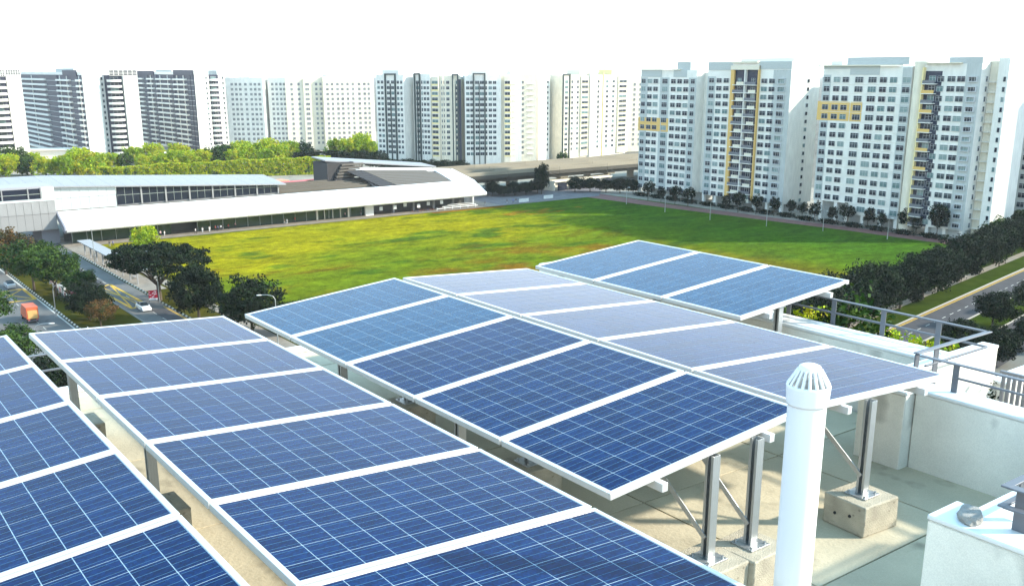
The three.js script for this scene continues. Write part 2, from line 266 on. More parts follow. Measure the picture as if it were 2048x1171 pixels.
// ---------- solar panels ----------
const PL = 1.617, PP = 1.01, PW = 0.99;
const cellTex = tex(256, (x, y) => {         // polycrystalline silicon: flat-toned crystal grains
  let best = 9, id = 0; const n = 12, gx = Math.floor(x * n), gy = Math.floor(y * n);
  for (let j = -1; j <= 1; j++) for (let i = -1; i <= 1; i++) { const cx = gx + i, cy = gy + j, wx = (cx + n) % n, wy = (cy + n) % n, dx = cx + hash(wx, wy, 1) - x * n, dy = cy + hash(wx, wy, 2) - y * n, d = dx * dx * 0.7 + dy * dy * 1.2; if (d < best) { best = d; id = hash(wx, wy, 3); } }
  const v = 0.78 + 0.3 * id; return [v * 0.9, v * 0.96, v];
}, true);
const cellMats = [[0.0014, 0.016, 0.075], [0.0018, 0.0185, 0.084], [0.0011, 0.0142, 0.067], [0.002, 0.021, 0.09]].map((c) => new THREE.MeshPhysicalMaterial({ color: C(...c), map: cellTex, roughness: 0.11, ior: 1.29, specularIntensity: 0.4 }));
const skySheenCells = [[0.013, 0.06, 0.13], [0.015, 0.066, 0.14], [0.011, 0.055, 0.122], [0.017, 0.07, 0.146]].map((c) => { const m = cellMats[0].clone(); m.color = C(...c); return m; });   // bright sky reflection put into the cell colour of chosen panels
const sheetMat = new THREE.MeshPhysicalMaterial({ color: C(0.36, 0.47, 0.54), roughness: 0.11, ior: 1.29, specularIntensity: 0.4 });
const ribbonMat = new THREE.MeshPhysicalMaterial({ color: C(0.07, 0.17, 0.28), roughness: 0.11, ior: 1.29, specularIntensity: 0.4 });
const FW = 0.03;
const frameGeo = merge([rbox(-PL / 2, PL / 2, -0.04, 0, -PW / 2, -PW / 2 + FW, 0.003), rbox(-PL / 2, PL / 2, -0.04, 0, PW / 2 - FW, PW / 2, 0.003), rbox(-PL / 2, -PL / 2 + FW, -0.0395, -0.0005, -PW / 2 + FW, PW / 2 - FW, 0.003), rbox(PL / 2 - FW, PL / 2, -0.0395, -0.0005, -PW / 2 + FW, PW / 2 - FW, 0.003)]);
const sheetGeo = box(-PL / 2 + FW - 0.004, PL / 2 - FW + 0.004, -0.009, -0.005, -PW / 2 + FW - 0.004, PW / 2 - FW + 0.004);
const CP = 0.1555, CS = 0.1512, cellGeo = box(-CS / 2, CS / 2, -0.0006, 0, -CS / 2, CS / 2);
const ribbonGeo = merge(Array.from({ length: 18 }, (_, k) => { const z = (Math.floor(k / 3) - 2.5) * CP + ((k % 3) - 1) * 0.052; return box(-4.97 * CP, 4.97 * CP, -0.0037, -0.0034, z - 0.0009, z + 0.0009); }));
const ord = ['first', 'second', 'third', 'fourth', 'fifth', 'sixth', 'seventh'];
const tables = [
  { a: -0.328, b: 8.338, y: 43.86, t: 5.33, n: 7, row: 'the leftmost deep-blue row' },
  { a: 1.464, b: 8.48, y: 43.964, t: -3.34, n: 7, row: 'the wide row second from left' },
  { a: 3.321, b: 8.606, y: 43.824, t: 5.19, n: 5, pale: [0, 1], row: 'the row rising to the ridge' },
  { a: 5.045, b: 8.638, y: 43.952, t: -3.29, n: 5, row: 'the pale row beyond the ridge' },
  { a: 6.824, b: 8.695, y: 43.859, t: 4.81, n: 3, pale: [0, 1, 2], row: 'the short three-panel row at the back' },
];
for (const T of tables) {
  const t = T.t * Math.PI / 180, up = V(-Math.sin(t) * CT, Math.cos(t), Math.sin(t) * ST);
  for (let i = 0; i < T.n; i++) {
    const p = site(T.a + Math.cos(t) * PL / 2, T.b - PP * (i + 0.5), T.y + Math.sin(t) * PL / 2);
    const o = thing('solar_panel', `${i === T.n - 1 ? 'nearest' : ord[i]} solar panel${i === T.n - 1 ? '' : ' from the far end'} in ${T.row}`, 'solar panel', p, 0, 'solar panels in tilted rows on the roof');
    o.rotation.set(0, TH, t, 'YXZ');
    mesh('frame', frameGeo, M.alu, o); mesh('backsheet', sheetGeo, sheetMat, o); const rb = mesh('busbar_ribbons', ribbonGeo, ribbonMat, o); rb.userData.kind = 'stuff';
    for (let x = 0; x < 10; x++) for (let z = 0; z < 6; z++) { const c = mesh('cell', cellGeo, (T.pale?.includes(i) ? skySheenCells : cellMats)[rnd() * 4 | 0], o); c.position.set((x - 4.5) * CP, -0.0042, (z - 2.5) * CP); c.rotation.y = (rnd() * 4 | 0) * Math.PI / 2; }
  }
}
// supports: rails under the panels, cross beams, posts with base plates, braces
const postGeo = (h) => merge([box(-0.03, 0.03, 0, h, -0.03, -0.026), box(-0.03, -0.026, 0, h, -0.026, 0.03), box(0.026, 0.03, 0, h, -0.026, 0.03), box(-0.026, -0.012, 0, h, 0.026, 0.03), box(0.012, 0.026, 0, h, 0.026, 0.03)]);
const plateGeo = rbox(-0.085, 0.085, 0, 0.01, -0.085, 0.085, 0.002), boltGeo = new THREE.CylinderGeometry(0.009, 0.009, 0.022, 6);
function support(T, label, posts) {
  const t = T.t * Math.PI / 180, o = thing('panel_support', label, 'support frame', site(T.a, T.b, RY), TH, 'galvanised frames under the solar rows');
  const topY = (a) => T.y + (a - T.a) * Math.tan(t) - 0.041 - RY;
  for (const f of [0.22, 0.78]) { const a = f * PL * Math.cos(t), y = topY(T.a + a); mesh('rail', rbox(a - 0.022, a + 0.022, y - 0.052, y - 0.001, -0.04, T.n * PP + 0.05, 0.003), M.alu, o); }
  for (const [a, b, by, brace] of posts) {
    const x = a - T.a, z = T.b - b, y0 = by - RY, h = topY(a) - 0.003 - y0;
    const p = mesh('post', postGeo(h), M.galv, o); p.position.set(x, y0, z); p.rotation.y = -Math.PI / 2;
    const q = mesh('base_plate', plateGeo, M.galv, o); q.position.set(x, y0, z);
    for (const [i, j] of [[-1, -1], [1, -1], [-1, 1], [1, 1]]) mesh('bolt', boltGeo, M.galv, q).position.set(i * 0.062, 0.014, j * 0.062);
    if (brace) mesh('brace', bar(V(x - 0.034, y0 + 0.14, z), V(x - 0.034, topY(a) - 0.06, z - 0.62), 0.006, 0.035), M.galv, o);
  }
}
const blockTop = 43.19;
const [TA, TB, TC, TD, TE] = tables;
const supports = [
  [TA, 'support frame under the leftmost panel row', [[0.5, 7.6], [0.5, 5.4], [0.5, 3.2]]],
  [TB, 'support frame under the second panel row', [[1.72, 8.35], [1.72, 6.3], [2.7, 4.4]]],
  [TC, 'support frame under the ridge-facing panel row', [[4.13, 3.57, 1], [4.48, 3.54, 1], [4.2, 5.4, 1], [4.2, 7.15, 1], [3.55, 5.35], [3.55, 7.1]]],
  [TD, 'support frame under the pale panel row', [[5.68, 3.57, 1], [5.68, 5.4, 1], [5.68, 7.1]]],
  [TE, 'support frame under the short back row', [[7.5, 5.78], [7.5, 7.4]]],
];
let bn = 0;
const blockText = ['leftmost of the two blocks behind the white vent pipe', 'block just left of the white vent pipe foot', 'freestanding block right of the white vent pipe'];
for (const [T, label, posts] of supports) {
  support(T, label, posts.map(([a, b, br]) => [a, b, blockTop, br]));
  posts.forEach(([a, b], i) => {
    const w = 0.36, d = T === TD ? 0.34 : 0.34, g = new RoundedBoxGeometry(w, blockTop - RY, d, 6, 0.012), p = g.attributes.position, v = V(), s = bn * 7.3;
    for (let k = 0; k < p.count; k++) { v.fromBufferAttribute(p, k); const e = (Math.abs(v.x) > w / 2 - 0.02) + (Math.abs(v.z) > d / 2 - 0.02) + (Math.abs(v.y) > 0.1); const n = fbm(v.x * 14 + s, v.z * 14 + v.y * 11 + s, 91, 3) - 0.5; v.multiplyScalar(1 + n * (e > 1 ? 0.07 : 0.012)); v.y = Math.min(v.y, 0.11); p.setXYZ(k, v.x, v.y, v.z); }
    g.computeVertexNormals(); g.translate(0, (blockTop - RY) / 2, 0);
    const near = T === TC && i < 2 ? i : T === TD && i === 0 ? 2 : -1, where = label.replace('support frame', '');
    const o = thing('concrete_block', near >= 0 ? 'weathered concrete ballast ' + blockText[near] : `concrete ballast block${where}, ${ordinal([...posts].sort((p, q) => q[1] - p[1] || p[0] - q[0]).findIndex((p) => p[0] === a && p[1] === b))} from its far end`, 'concrete block', site(a, b, RY), TH + (near === 1 ? 0.06 : near === 2 ? -0.05 : 0), 'ballast blocks');
    mesh('body', g, M.concrete, o);
    if (near >= 0) for (const [y, z] of [[0.12, 0.05], [0.1, -0.07]]) mesh('lifting_hole', new THREE.CylinderGeometry(0.011, 0.011, 0.006, 12).rotateZ(Math.PI / 2), M.dark, o).position.set(-w / 2 - 0.001, y, z);
    bn++;
  });
}

// ---------- foliage ----------
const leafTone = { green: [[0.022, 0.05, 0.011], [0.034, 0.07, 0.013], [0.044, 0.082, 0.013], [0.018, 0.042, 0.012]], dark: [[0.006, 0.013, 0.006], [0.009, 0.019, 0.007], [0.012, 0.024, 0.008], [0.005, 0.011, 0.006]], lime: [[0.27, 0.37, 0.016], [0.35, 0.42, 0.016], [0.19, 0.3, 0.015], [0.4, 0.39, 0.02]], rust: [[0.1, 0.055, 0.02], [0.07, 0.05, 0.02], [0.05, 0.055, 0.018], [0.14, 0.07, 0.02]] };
const leafMat = new THREE.MeshPhysicalMaterial({ roughness: 0.8, specularIntensity: 0.25, vertexColors: true, side: THREE.DoubleSide });
const thinLeaf = new THREE.MeshPhysicalMaterial({ roughness: 1, specularIntensity: 0.2, vertexColors: true, side: THREE.DoubleSide, transmission: 0.35, thickness: 0 });   // light shows through these leaves
// a crown: clumps spread through a volume, each a spray of small leaf faces
function crown({ rx, ry, rz = rx, y, clumps, leaves, leaf, tone, flatTop = 0, clumpR = 0.24, shell = 0.45 }) {
  const N = clumps * leaves, pos = new Float32Array(N * 18), nor = new Float32Array(N * 18), col = new Float32Array(N * 18), tones = leafTone[tone];
  let o = 0; const n = V(), u = V(), w = V(), c = V(), q = V();
  for (let k = 0; k < clumps; k++) {
    do { c.set(rr(-1, 1), rr(-1, 1), rr(-1, 1)); } while (c.length() > 1 || c.length() < shell || c.y < -0.75 + flatTop);
    const lob = 0.8 + 0.4 * hash(Math.floor(c.x * 2 + 9), Math.floor(c.z * 2 + 9), 5), tn = tones[rnd() * tones.length | 0], R = clumpR * rr(0.6, 1.3);
    const cx = c.x * rx * lob, cy = y + c.y * ry * lob, cz = c.z * rz * lob;
    for (let l = 0; l < leaves; l++) {
      do { q.set(rr(-1, 1), rr(-1, 1), rr(-1, 1)); } while (q.length() > 1);
      n.set(rr(-1, 1), rr(-0.1, 1.2), rr(-1, 1)).normalize(); u.set(rr(-1, 1), rr(-1, 1), rr(-1, 1)).cross(n).normalize(); w.crossVectors(n, u);
      const s = leaf * rr(0.6, 1.25), X = cx + q.x * R * rx, Y = cy + q.y * R * ry * 1.1, Z = cz + q.z * R * rz, j = rr(0.8, 1.2);
      const P = [[-0.5, 0], [0, -0.32], [0.55, 0], [-0.5, 0], [0.55, 0], [0, 0.32]];
      for (const [f, g] of P) { pos[o] = X + (u.x * f + w.x * g) * s; pos[o + 1] = Y + (u.y * f + w.y * g) * s; pos[o + 2] = Z + (u.z * f + w.z * g) * s; nor[o] = n.x; nor[o + 1] = n.y; nor[o + 2] = n.z; col[o] = tn[0] * j; col[o + 1] = tn[1] * j; col[o + 2] = tn[2] * j; o += 3; }
    }
  }
  const g = new THREE.BufferGeometry(); g.setAttribute('position', new THREE.BufferAttribute(pos, 3)); g.setAttribute('normal', new THREE.BufferAttribute(nor, 3)); g.setAttribute('color', new THREE.BufferAttribute(col, 3)); return g;
}
function trunkGeo(h, r, limbs, spread, fork) {
  const l = [rod(V(0, -0.2, 0), V(0, fork, 0), r * 1.25, r * 0.9, 8)];
  for (let k = 0; k < limbs; k++) { const t = k / limbs * 6.28 + rr(-0.4, 0.4), s = spread * rr(0.6, 1), m = V(Math.cos(t) * s * 0.45, fork + (h - fork) * 0.5, Math.sin(t) * s * 0.45), e = V(Math.cos(t) * s, h * rr(0.85, 1), Math.sin(t) * s); l.push(rod(V(0, fork - 0.1, 0), m, r * 0.6, r * 0.38, 6), rod(m, e, r * 0.38, r * 0.1, 5)); }
  return merge(l);
}
const treeKinds = {
  rain: [{ rx: 10.6, ry: 3.4, rz: 9, y: 8.6, clumps: 330, leaves: 55, leaf: 0.55, tone: 'dark', flatTop: 0.3, clumpR: 0.15, shell: 0.35 }, [8.5, 0.45, 7, 7, 3.2]],
  dense: [{ rx: 5.4, ry: 4.2, y: 5.6, clumps: 190, leaves: 48, leaf: 0.5, tone: 'dark', clumpR: 0.22 }, [6, 0.25, 5, 3, 2]],
  street: [{ rx: 4.4, ry: 3.2, y: 5.6, clumps: 130, leaves: 40, leaf: 0.5, tone: 'green', clumpR: 0.24 }, [6, 0.2, 5, 2.6, 2.2]],
  rusty: [{ rx: 4.6, ry: 3.4, y: 5.4, clumps: 130, leaves: 40, leaf: 0.5, tone: 'rust', clumpR: 0.24 }, [6, 0.2, 5, 2.6, 2.2]],
  young: [{ rx: 1.7, ry: 2.1, y: 3.9, clumps: 60, leaves: 22, leaf: 0.4, tone: 'dark', clumpR: 0.28 }, [4, 0.09, 4, 1, 1.6]],
  sunny: [{ rx: 5, ry: 4.3, y: 4.2, clumps: 95, leaves: 34, leaf: 0.8, tone: 'lime', clumpR: 0.25 }, [6, 0.25, 5, 3, 2]],
  leafy: [{ rx: 5, ry: 4.4, y: 4.4, clumps: 95, leaves: 34, leaf: 0.8, tone: 'green', clumpR: 0.25 }, [6, 0.25, 5, 3, 2]],
};
const treeCache = {};
function tree(kind, label, pos, scale = 1, group = 'trees') {
  const list = treeCache[kind] ??= [], vMax = kind === 'rain' ? 1 : 3; let i = (used['tree_' + kind] = (used['tree_' + kind] ?? -1) + 1) % vMax;
  if (!list[i]) { const [c, t] = treeKinds[kind]; list[i] = [crown(c), trunkGeo(...t)]; }
  const o = thing('tree', label, 'tree', pos, rr(0, 6.28), group); mesh('trunk', list[i][1], M.trunk, o); mesh('crown', list[i][0], kind === 'sunny' ? thinLeaf : leafMat, o);
  Array.isArray(scale) ? o.scale.set(...scale) : o.scale.setScalar(scale); return o;
}
const at = (x, z, y = 0) => V(x, y, z);
tree('rusty', 'rust-brown tree at the far left edge beside the road bridge', at(-118.84, -226.89), 1.25);
tree('street', 'broad green tree on the road median near the silver car', at(-104.06, -209.4), 1.25);
tree('street', 'green tree in the middle of the road median', at(-96.63, -203.48), 1.15);
tree('street', 'small yellowish tree at the median edge facing the far lanes', at(-89.82, -200.64), 0.75);
tree('dense', 'dark bushy tree on the near end of the median', at(-80.81, -182.66), 0.75);
tree('rusty', 'tree with orange leaves next to the dark median tree', at(-76.4, -176.95), 0.6);
tree('street', 'green tree in the bottom left beside the orange truck', at(-78.99, -149.48), [0.95, 0.85, 0.95]);
tree('street', 'green tree half out of the left edge of the frame', at(-96.28, -175.12), 0.9);
tree('dense', 'dark bushy tree far below, seen through the gap between two panel rows', at(-66.09, -135.19), 0.7);
tree('rain', 'large spreading rain tree with a flat dark crown by the road', at(-73.39, -199.71), 1);
tree('sunny', 'small light green tree behind the spreading rain tree', at(-97.35, -258.99), [0.72, 0.8, 0.72]);
tree('dense', 'dark tree between the rain tree and the solar panels', at(-59.93, -182.66), [0.95, 1.1, 0.95]);
tree('young', 'slim sapling in front of the field behind the dark tree', at(-62.9, -194.29), [1.2, 1.5, 1.2]);
tree('dense', 'dense rounded dark tree right at the solar panel corner', at(-47.05, -172.27), [1.12, 1.05, 1.12]);
tree('dense', 'dark shrub-like tree low behind the panel corner', at(-39.34, -172.27), [0.55, 0.6, 0.55]);
// trees along the right-hand road
const rightRow = [[55.84, -172.27],[63.07, -178.82],[70.16, -185.04],[77.89, -192.11],[85.84, -200.64],[93.4, -209.4],[101.49, -218.91],[110.69, -229.88],[119.94, -240.61],[129.91, -252.33],[140.32, -263.62]];
const rw = ['first', 'second', 'third', 'fourth', 'fifth', 'sixth', 'seventh', 'eighth', 'ninth', 'tenth', 'eleventh'];
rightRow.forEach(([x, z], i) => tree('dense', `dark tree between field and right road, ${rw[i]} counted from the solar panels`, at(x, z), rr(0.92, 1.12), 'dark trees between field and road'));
const fromLeft = (list, i) => ordinal(list.map((p, k) => [p[0] / -p[1], k]).sort((p, q) => p[0] - q[0]).findIndex((p) => p[1] === i));
const medianRow = [[89.84, -178.07],[75.37, -158],[102.68, -189.14],[88.53, -161.67],[78.33, -152.78],[98.97, -171.57]];
medianRow.forEach(([x, z], i) => tree('dense', `dark tree on the right road median, ${fromLeft(medianRow, i)} of six from the left`, at(x, z), rr(0.62, 0.8), 'trees on the right road median'));
// young trees at the feet of the blocks beside the field
const feet = [[50.26, -364.21],[54.22, -358.46],[58.42, -352.88],[62.15, -347.47],[73.39, -337.11],[76.14, -330.93],[81.34, -327.33],[86.14, -322.65],[91.1, -320.35],[93.73, -316.97],[95.35, -309.33],[99.38, -304.09],[103.04, -301.03],[107.95, -297.03],[109.95, -291.23],[115.36, -287.48],[117.44, -283.82]];
feet.forEach(([x, z], i) => tree('young', `small dark tree at the foot of the flats, number ${['one', 'two', 'three', 'four', 'five', 'six', 'seven', 'eight', 'nine', 'ten', 'eleven', 'twelve', 'thirteen', 'fourteen', 'fifteen', 'sixteen', 'seventeen'][i]} from the left`, at(x, z), rr(0.8, 1.25), 'young trees at the foot of the flats'));
tree('young', 'taller young tree in front of the rightmost balcony stack', at(120.46, -276.77), [1.5, 1.7, 1.5]);
tree('leafy', 'spreading thin tree at the right end of the running path', at(134.66, -271.69), [0.9, 0.8, 0.9]);
tree('leafy', 'tree at the right frame edge beyond the running path', at(149.13, -283.82), 0.9);
// sunlit trees behind the station
const back = [[-230.15, -450.29],[-222.05, -454.73],[-211.54, -450.29],[-204.34, -452.5],[-196.11, -450.29],[-191.12, -454.73],[-197.04, -488.44],[-191.15, -491.03],[-184.2, -493.65],[-169.95, -478.32],[-165.12, -483.33],[-158.71, -488.44],[-153.66, -493.65],[-147.5, -498.98],[-139.71, -501.69],[-134.79, -509.98],[-129.26, -515.65],[-118.4, -498.98],[-118.37, -521.45],[-111.92, -533.45],[-95.32, -539.65],[-88.75, -545.99],[-80.91, -552.48],[-183.76, -527.38],[-165.73, -539.65],[-239.28, -478.32],[-230.78, -483.33],[-213.76, -483.33],[-197.98, -521.45],[-185.52, -509.98],[-172, -515.65],[-153.69, -533.45],[-146.77, -539.65],[-132.57, -545.99]];
const backSize = [1, 0.8, 0.9, 0.95, 1.25, 1.05, 0.8, 0.7, 0.6, 0.8, 1, 0.85, 0.9, 0.95, 0.9, 1.05, 1.2, 1.15, 1.1, 0.95, 1.1, 1.15, 1.3, 0.6, 0.6];
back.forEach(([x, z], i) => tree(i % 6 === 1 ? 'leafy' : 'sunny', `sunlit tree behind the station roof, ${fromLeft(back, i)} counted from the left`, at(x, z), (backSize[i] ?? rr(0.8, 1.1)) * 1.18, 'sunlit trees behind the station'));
// darker trees in front of the middle blocks
const mid = [[-100.19, -483.33],[-92.44, -478.32],[-86.57, -483.33],[-78.96, -478.32],[-72.95, -483.33],[-65.15, -475.86],[-57.2, -473.42],[-49.32, -471],[-41.53, -468.61],[-33.81, -466.24],[-26.17, -463.89]];
mid.forEach(([x, z], i) => tree('dense', `dark tree in front of the middle blocks, ${rw[i]} from the left`, at(x, z), [1.1, i < 6 ? 0.95 : 0.6, 1.1], 'dark trees before the middle blocks'));
const under = [[-7.44, -376.26],[-3.05, -376.26],[1.15, -377.82],[5.4, -380.98],[9.96, -385.82],[24.82, -389.11],[30.86, -390.77],[37.03, -389.11],[42.2, -385.82],[46.89, -382.58]];
under.forEach(([x, z], i) => tree('dense', `dark tree below the viaduct, ${rw[i]} from the station end`, at(x, z), [rr(0.5, 0.75), rr(0.38, 0.62), rr(0.5, 0.75)], 'dark trees under the viaduct'));
tree('dense', 'dark tree rising in front of the viaduct deck', at(11.43, -382.58), [0.5, 1.2, 0.5]);
tree('leafy', 'small tree showing above the viaduct tracks', at(22.7, -450.29), [0.55, 1.3, 0.55]);
// clipped creeper hedge behind the station
{
  const p = V(-179.62, 0, -429.26), q = V(-84.17, 0, -461.57), L = p.distanceTo(q), N = 13000, list = []; const n = V(), u = V(), w = V(), pos = new Float32Array(N * 18), nor = new Float32Array(N * 18), col = new Float32Array(N * 18); let o = 0;
  for (let k = 0; k < N; k++) {
    const x = rr(-L / 2, L / 2), bulge = fbm(x * 0.25 + 40, 1, 12, 3) - 0.5, top = 7 + x / L * 2.2 + bulge * 1.6, face = rnd(), y = face < 0.7 ? rr(0, top) : top - rr(0, 0.3), z = face < 0.7 ? 1.2 + (fbm(x * 0.6 + 50, y * 0.6, 13, 3) - 0.5) * 1.8 : rr(-1.2, 1.2);
    n.set(rr(-0.6, 0.6), rr(0, 1), rr(0.1, 1)).normalize(); u.set(rr(-1, 1), rr(-1, 1), rr(-1, 1)).cross(n).normalize(); w.crossVectors(n, u); const s = rr(0.6, 1.1), c = leafTone.lime[rnd() * 4 | 0], j = rr(0.7, 1.15), rust = rnd() < 0.05 ? 1.5 : 1;
    for (const [f, g] of [[-0.5, 0], [0, -0.35], [0.5, 0], [-0.5, 0], [0.5, 0], [0, 0.35]]) { pos[o] = x + (u.x * f + w.x * g) * s; pos[o + 1] = y + (u.y * f + w.y * g) * s; pos[o + 2] = z + (u.z * f + w.z * g) * s; nor.set([n.x, n.y, n.z], o); col.set([c[0] * j * rust, c[1] * j * 0.95, c[2] * j], o); o += 3; }
  }
  const g = new THREE.BufferGeometry(); g.setAttribute('position', new THREE.BufferAttribute(pos, 3)); g.setAttribute('normal', new THREE.BufferAttribute(nor, 3)); g.setAttribute('color', new THREE.BufferAttribute(col, 3));
  const d = q.clone().sub(p), h = thing('hedge', 'long bright green hedge wall behind the station', 'hedge', p.clone().lerp(q, 0.5), Math.atan2(-d.z, d.x));
  mesh('core', box(-L / 2, L / 2, 0, 4.9, -0.9, 0.9), mat([0.03, 0.05, 0.015], 0.95), h); mesh('foliage', g, thinLeaf, h);
}
// planting behind the long parapet
function leafBush(label, a, b, y, { r, h, n, leaf, tone }) {
  const g = crown({ rx: r, ry: h / 2, rz: r, y: h / 2, clumps: Math.ceil(n / 9), leaves: 9, leaf, tone, clumpR: 0.3, shell: 0 }); const o = thing('shrub', label, 'shrub', site(a, b, y), rr(0, 6), 'planter shrubs');
  mesh('foliage', g, leafMat, o); mesh('stem', merge([rod(V(0, 0, 0), V(0.03, h * 0.8, 0), 0.008, 0.004, 5), rod(V(0.02, h * 0.2, 0), V(-r * 0.5, h * 0.7, r * 0.3), 0.006, 0.003, 5), rod(V(0, h * 0.1, 0), V(r * 0.5, h * 0.6, -r * 0.2), 0.006, 0.003, 5)]), M.trunk, o);
}
struct('planter_soil', box(0, 0.75, -0.1, 0, -5.3, 0), mat([0.05, 0.035, 0.025], 1), site(8.07, 4.4, 43.38), TH);
leafBush('tall leafy climber poking through the railing by the back row', 8.32, 5.55, 43.38, { r: 0.2, h: 0.62, n: 260, leaf: 0.06, tone: 'green' });
leafBush('second leafy climber just right of the tall one', 8.34, 5.25, 43.38, { r: 0.17, h: 0.42, n: 200, leaf: 0.06, tone: 'green' });
leafBush('low planter shrub half hidden by the back panel row', 8.3, 6.0, 43.38, { r: 0.24, h: 0.36, n: 260, leaf: 0.05, tone: 'lime' });
leafBush('low planter shrub between back row and railing post', 8.32, 5.78, 43.38, { r: 0.2, h: 0.36, n: 220, leaf: 0.05, tone: 'green' });
for (let k = 0; k < 6; k++) leafBush(`low yellow-green ground cover clump in the planter, ${rw[k]} towards the railing corner`, 8.24, 5.08 - k * 0.135, 43.38, { r: 0.13, h: 0.3, n: 170, leaf: 0.035, tone: 'lime' });
leafBush('hanging creeper on the white wall beside the slat fence', 8.5, 4.14, 42.75, { r: 0.07, h: 0.6, n: 170, leaf: 0.035, tone: 'dark' });

// ---------- buildings ----------
const glassTones = [[0.014, 0.02, 0.032], [0.02, 0.03, 0.042], [0.012, 0.016, 0.028], [0.03, 0.045, 0.055], [0.1, 0.17, 0.17], [0.2, 0.27, 0.26]].map((c) => new THREE.MeshPhysicalMaterial({ color: C(...c), roughness: 0.15, specularIntensity: 0.45 }));
const pickGlass = () => glassTones[[0, 0, 1, 1, 2, 2, 3, 3, 4, 5][rnd() * 10 | 0]];
const hazeGlass = [[0.16, 0.17, 0.17], [0.22, 0.23, 0.22], [0.12, 0.125, 0.13]].map((c) => mat(c, 0.3));  // far window panes lightened, distance haze put into their colour
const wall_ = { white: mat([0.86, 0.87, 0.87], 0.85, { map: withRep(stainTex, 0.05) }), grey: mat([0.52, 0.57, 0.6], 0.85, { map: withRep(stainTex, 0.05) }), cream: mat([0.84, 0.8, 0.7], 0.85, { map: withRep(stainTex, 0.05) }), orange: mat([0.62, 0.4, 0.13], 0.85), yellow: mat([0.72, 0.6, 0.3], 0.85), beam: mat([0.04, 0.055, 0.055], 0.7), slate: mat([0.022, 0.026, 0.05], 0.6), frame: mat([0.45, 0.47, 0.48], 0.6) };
const winCache = {};
function winGeo(w, h, panes, proud = 0.12, ring = 0.05) {
  return winCache[[w, h, panes, proud, ring]] ??= (() => {
    const f = [box(-w / 2, w / 2, h / 2 - ring, h / 2, 0, proud), box(-w / 2, w / 2, -h / 2, -h / 2 + ring, 0, proud), box(-w / 2, -w / 2 + ring, -h / 2 + ring, h / 2 - ring, 0, proud), box(w / 2 - ring, w / 2, -h / 2 + ring, h / 2 - ring, 0, proud)];
    for (let k = 1; k < panes; k++) { const x = -w / 2 + w * k / panes; f.push(box(x - 0.035, x + 0.035, -h / 2 + ring, h / 2 - ring, 0.005, 0.055)); }
    if (h > 1.3) f.push(box(-w / 2 + ring, w / 2 - ring, h * 0.16, h * 0.16 + 0.06, 0.005, 0.05));
    const g = [merge(f), box(-w / 2 + 0.01, w / 2 - 0.01, -h / 2 + 0.01, h / 2 - 0.01, -0.1, 0.02).toNonIndexed()]; return mergeGeometries(g, true);
  })();
}
// a facade: cols [centre fraction, width, height, panes, proud] x rows of heights; dir 0 faces +z, 1 faces +x
function windows(o, { x0 = 0, x1, z = 0, dir = 0, rows, cols, glass = pickGlass, frame = wall_.frame, skip }) {
  for (const [f, w, h, n = 2, proud = 0.12, ring = 0.05] of cols) rows.forEach((y, k) => {
    if (skip?.(f, k)) return; const m = mesh('window', winGeo(w, h, n, proud, ring), [frame, glass()], o);
    if (dir) { m.position.set(z, y, x0 + (x1 - x0) * f); m.rotation.y = Math.PI / 2; } else m.position.set(x0 + (x1 - x0) * f, y, z);
  });
}
const rowsOf = (top, step, n) => Array.from({ length: n }, (_, k) => top - step * k);
const part = (o, name, g, m) => mesh(name, g, m, o);
function airconLedges(o, x, zs, rows, m = wall_.white) { rows.forEach((y) => part(o, 'ledge', box(x, x + 0.7, y - 0.9, y - 0.7, zs[0], zs[1]), m)); }
const FT = TH - Math.PI / 2;     // facades that look along the row of blocks towards the field
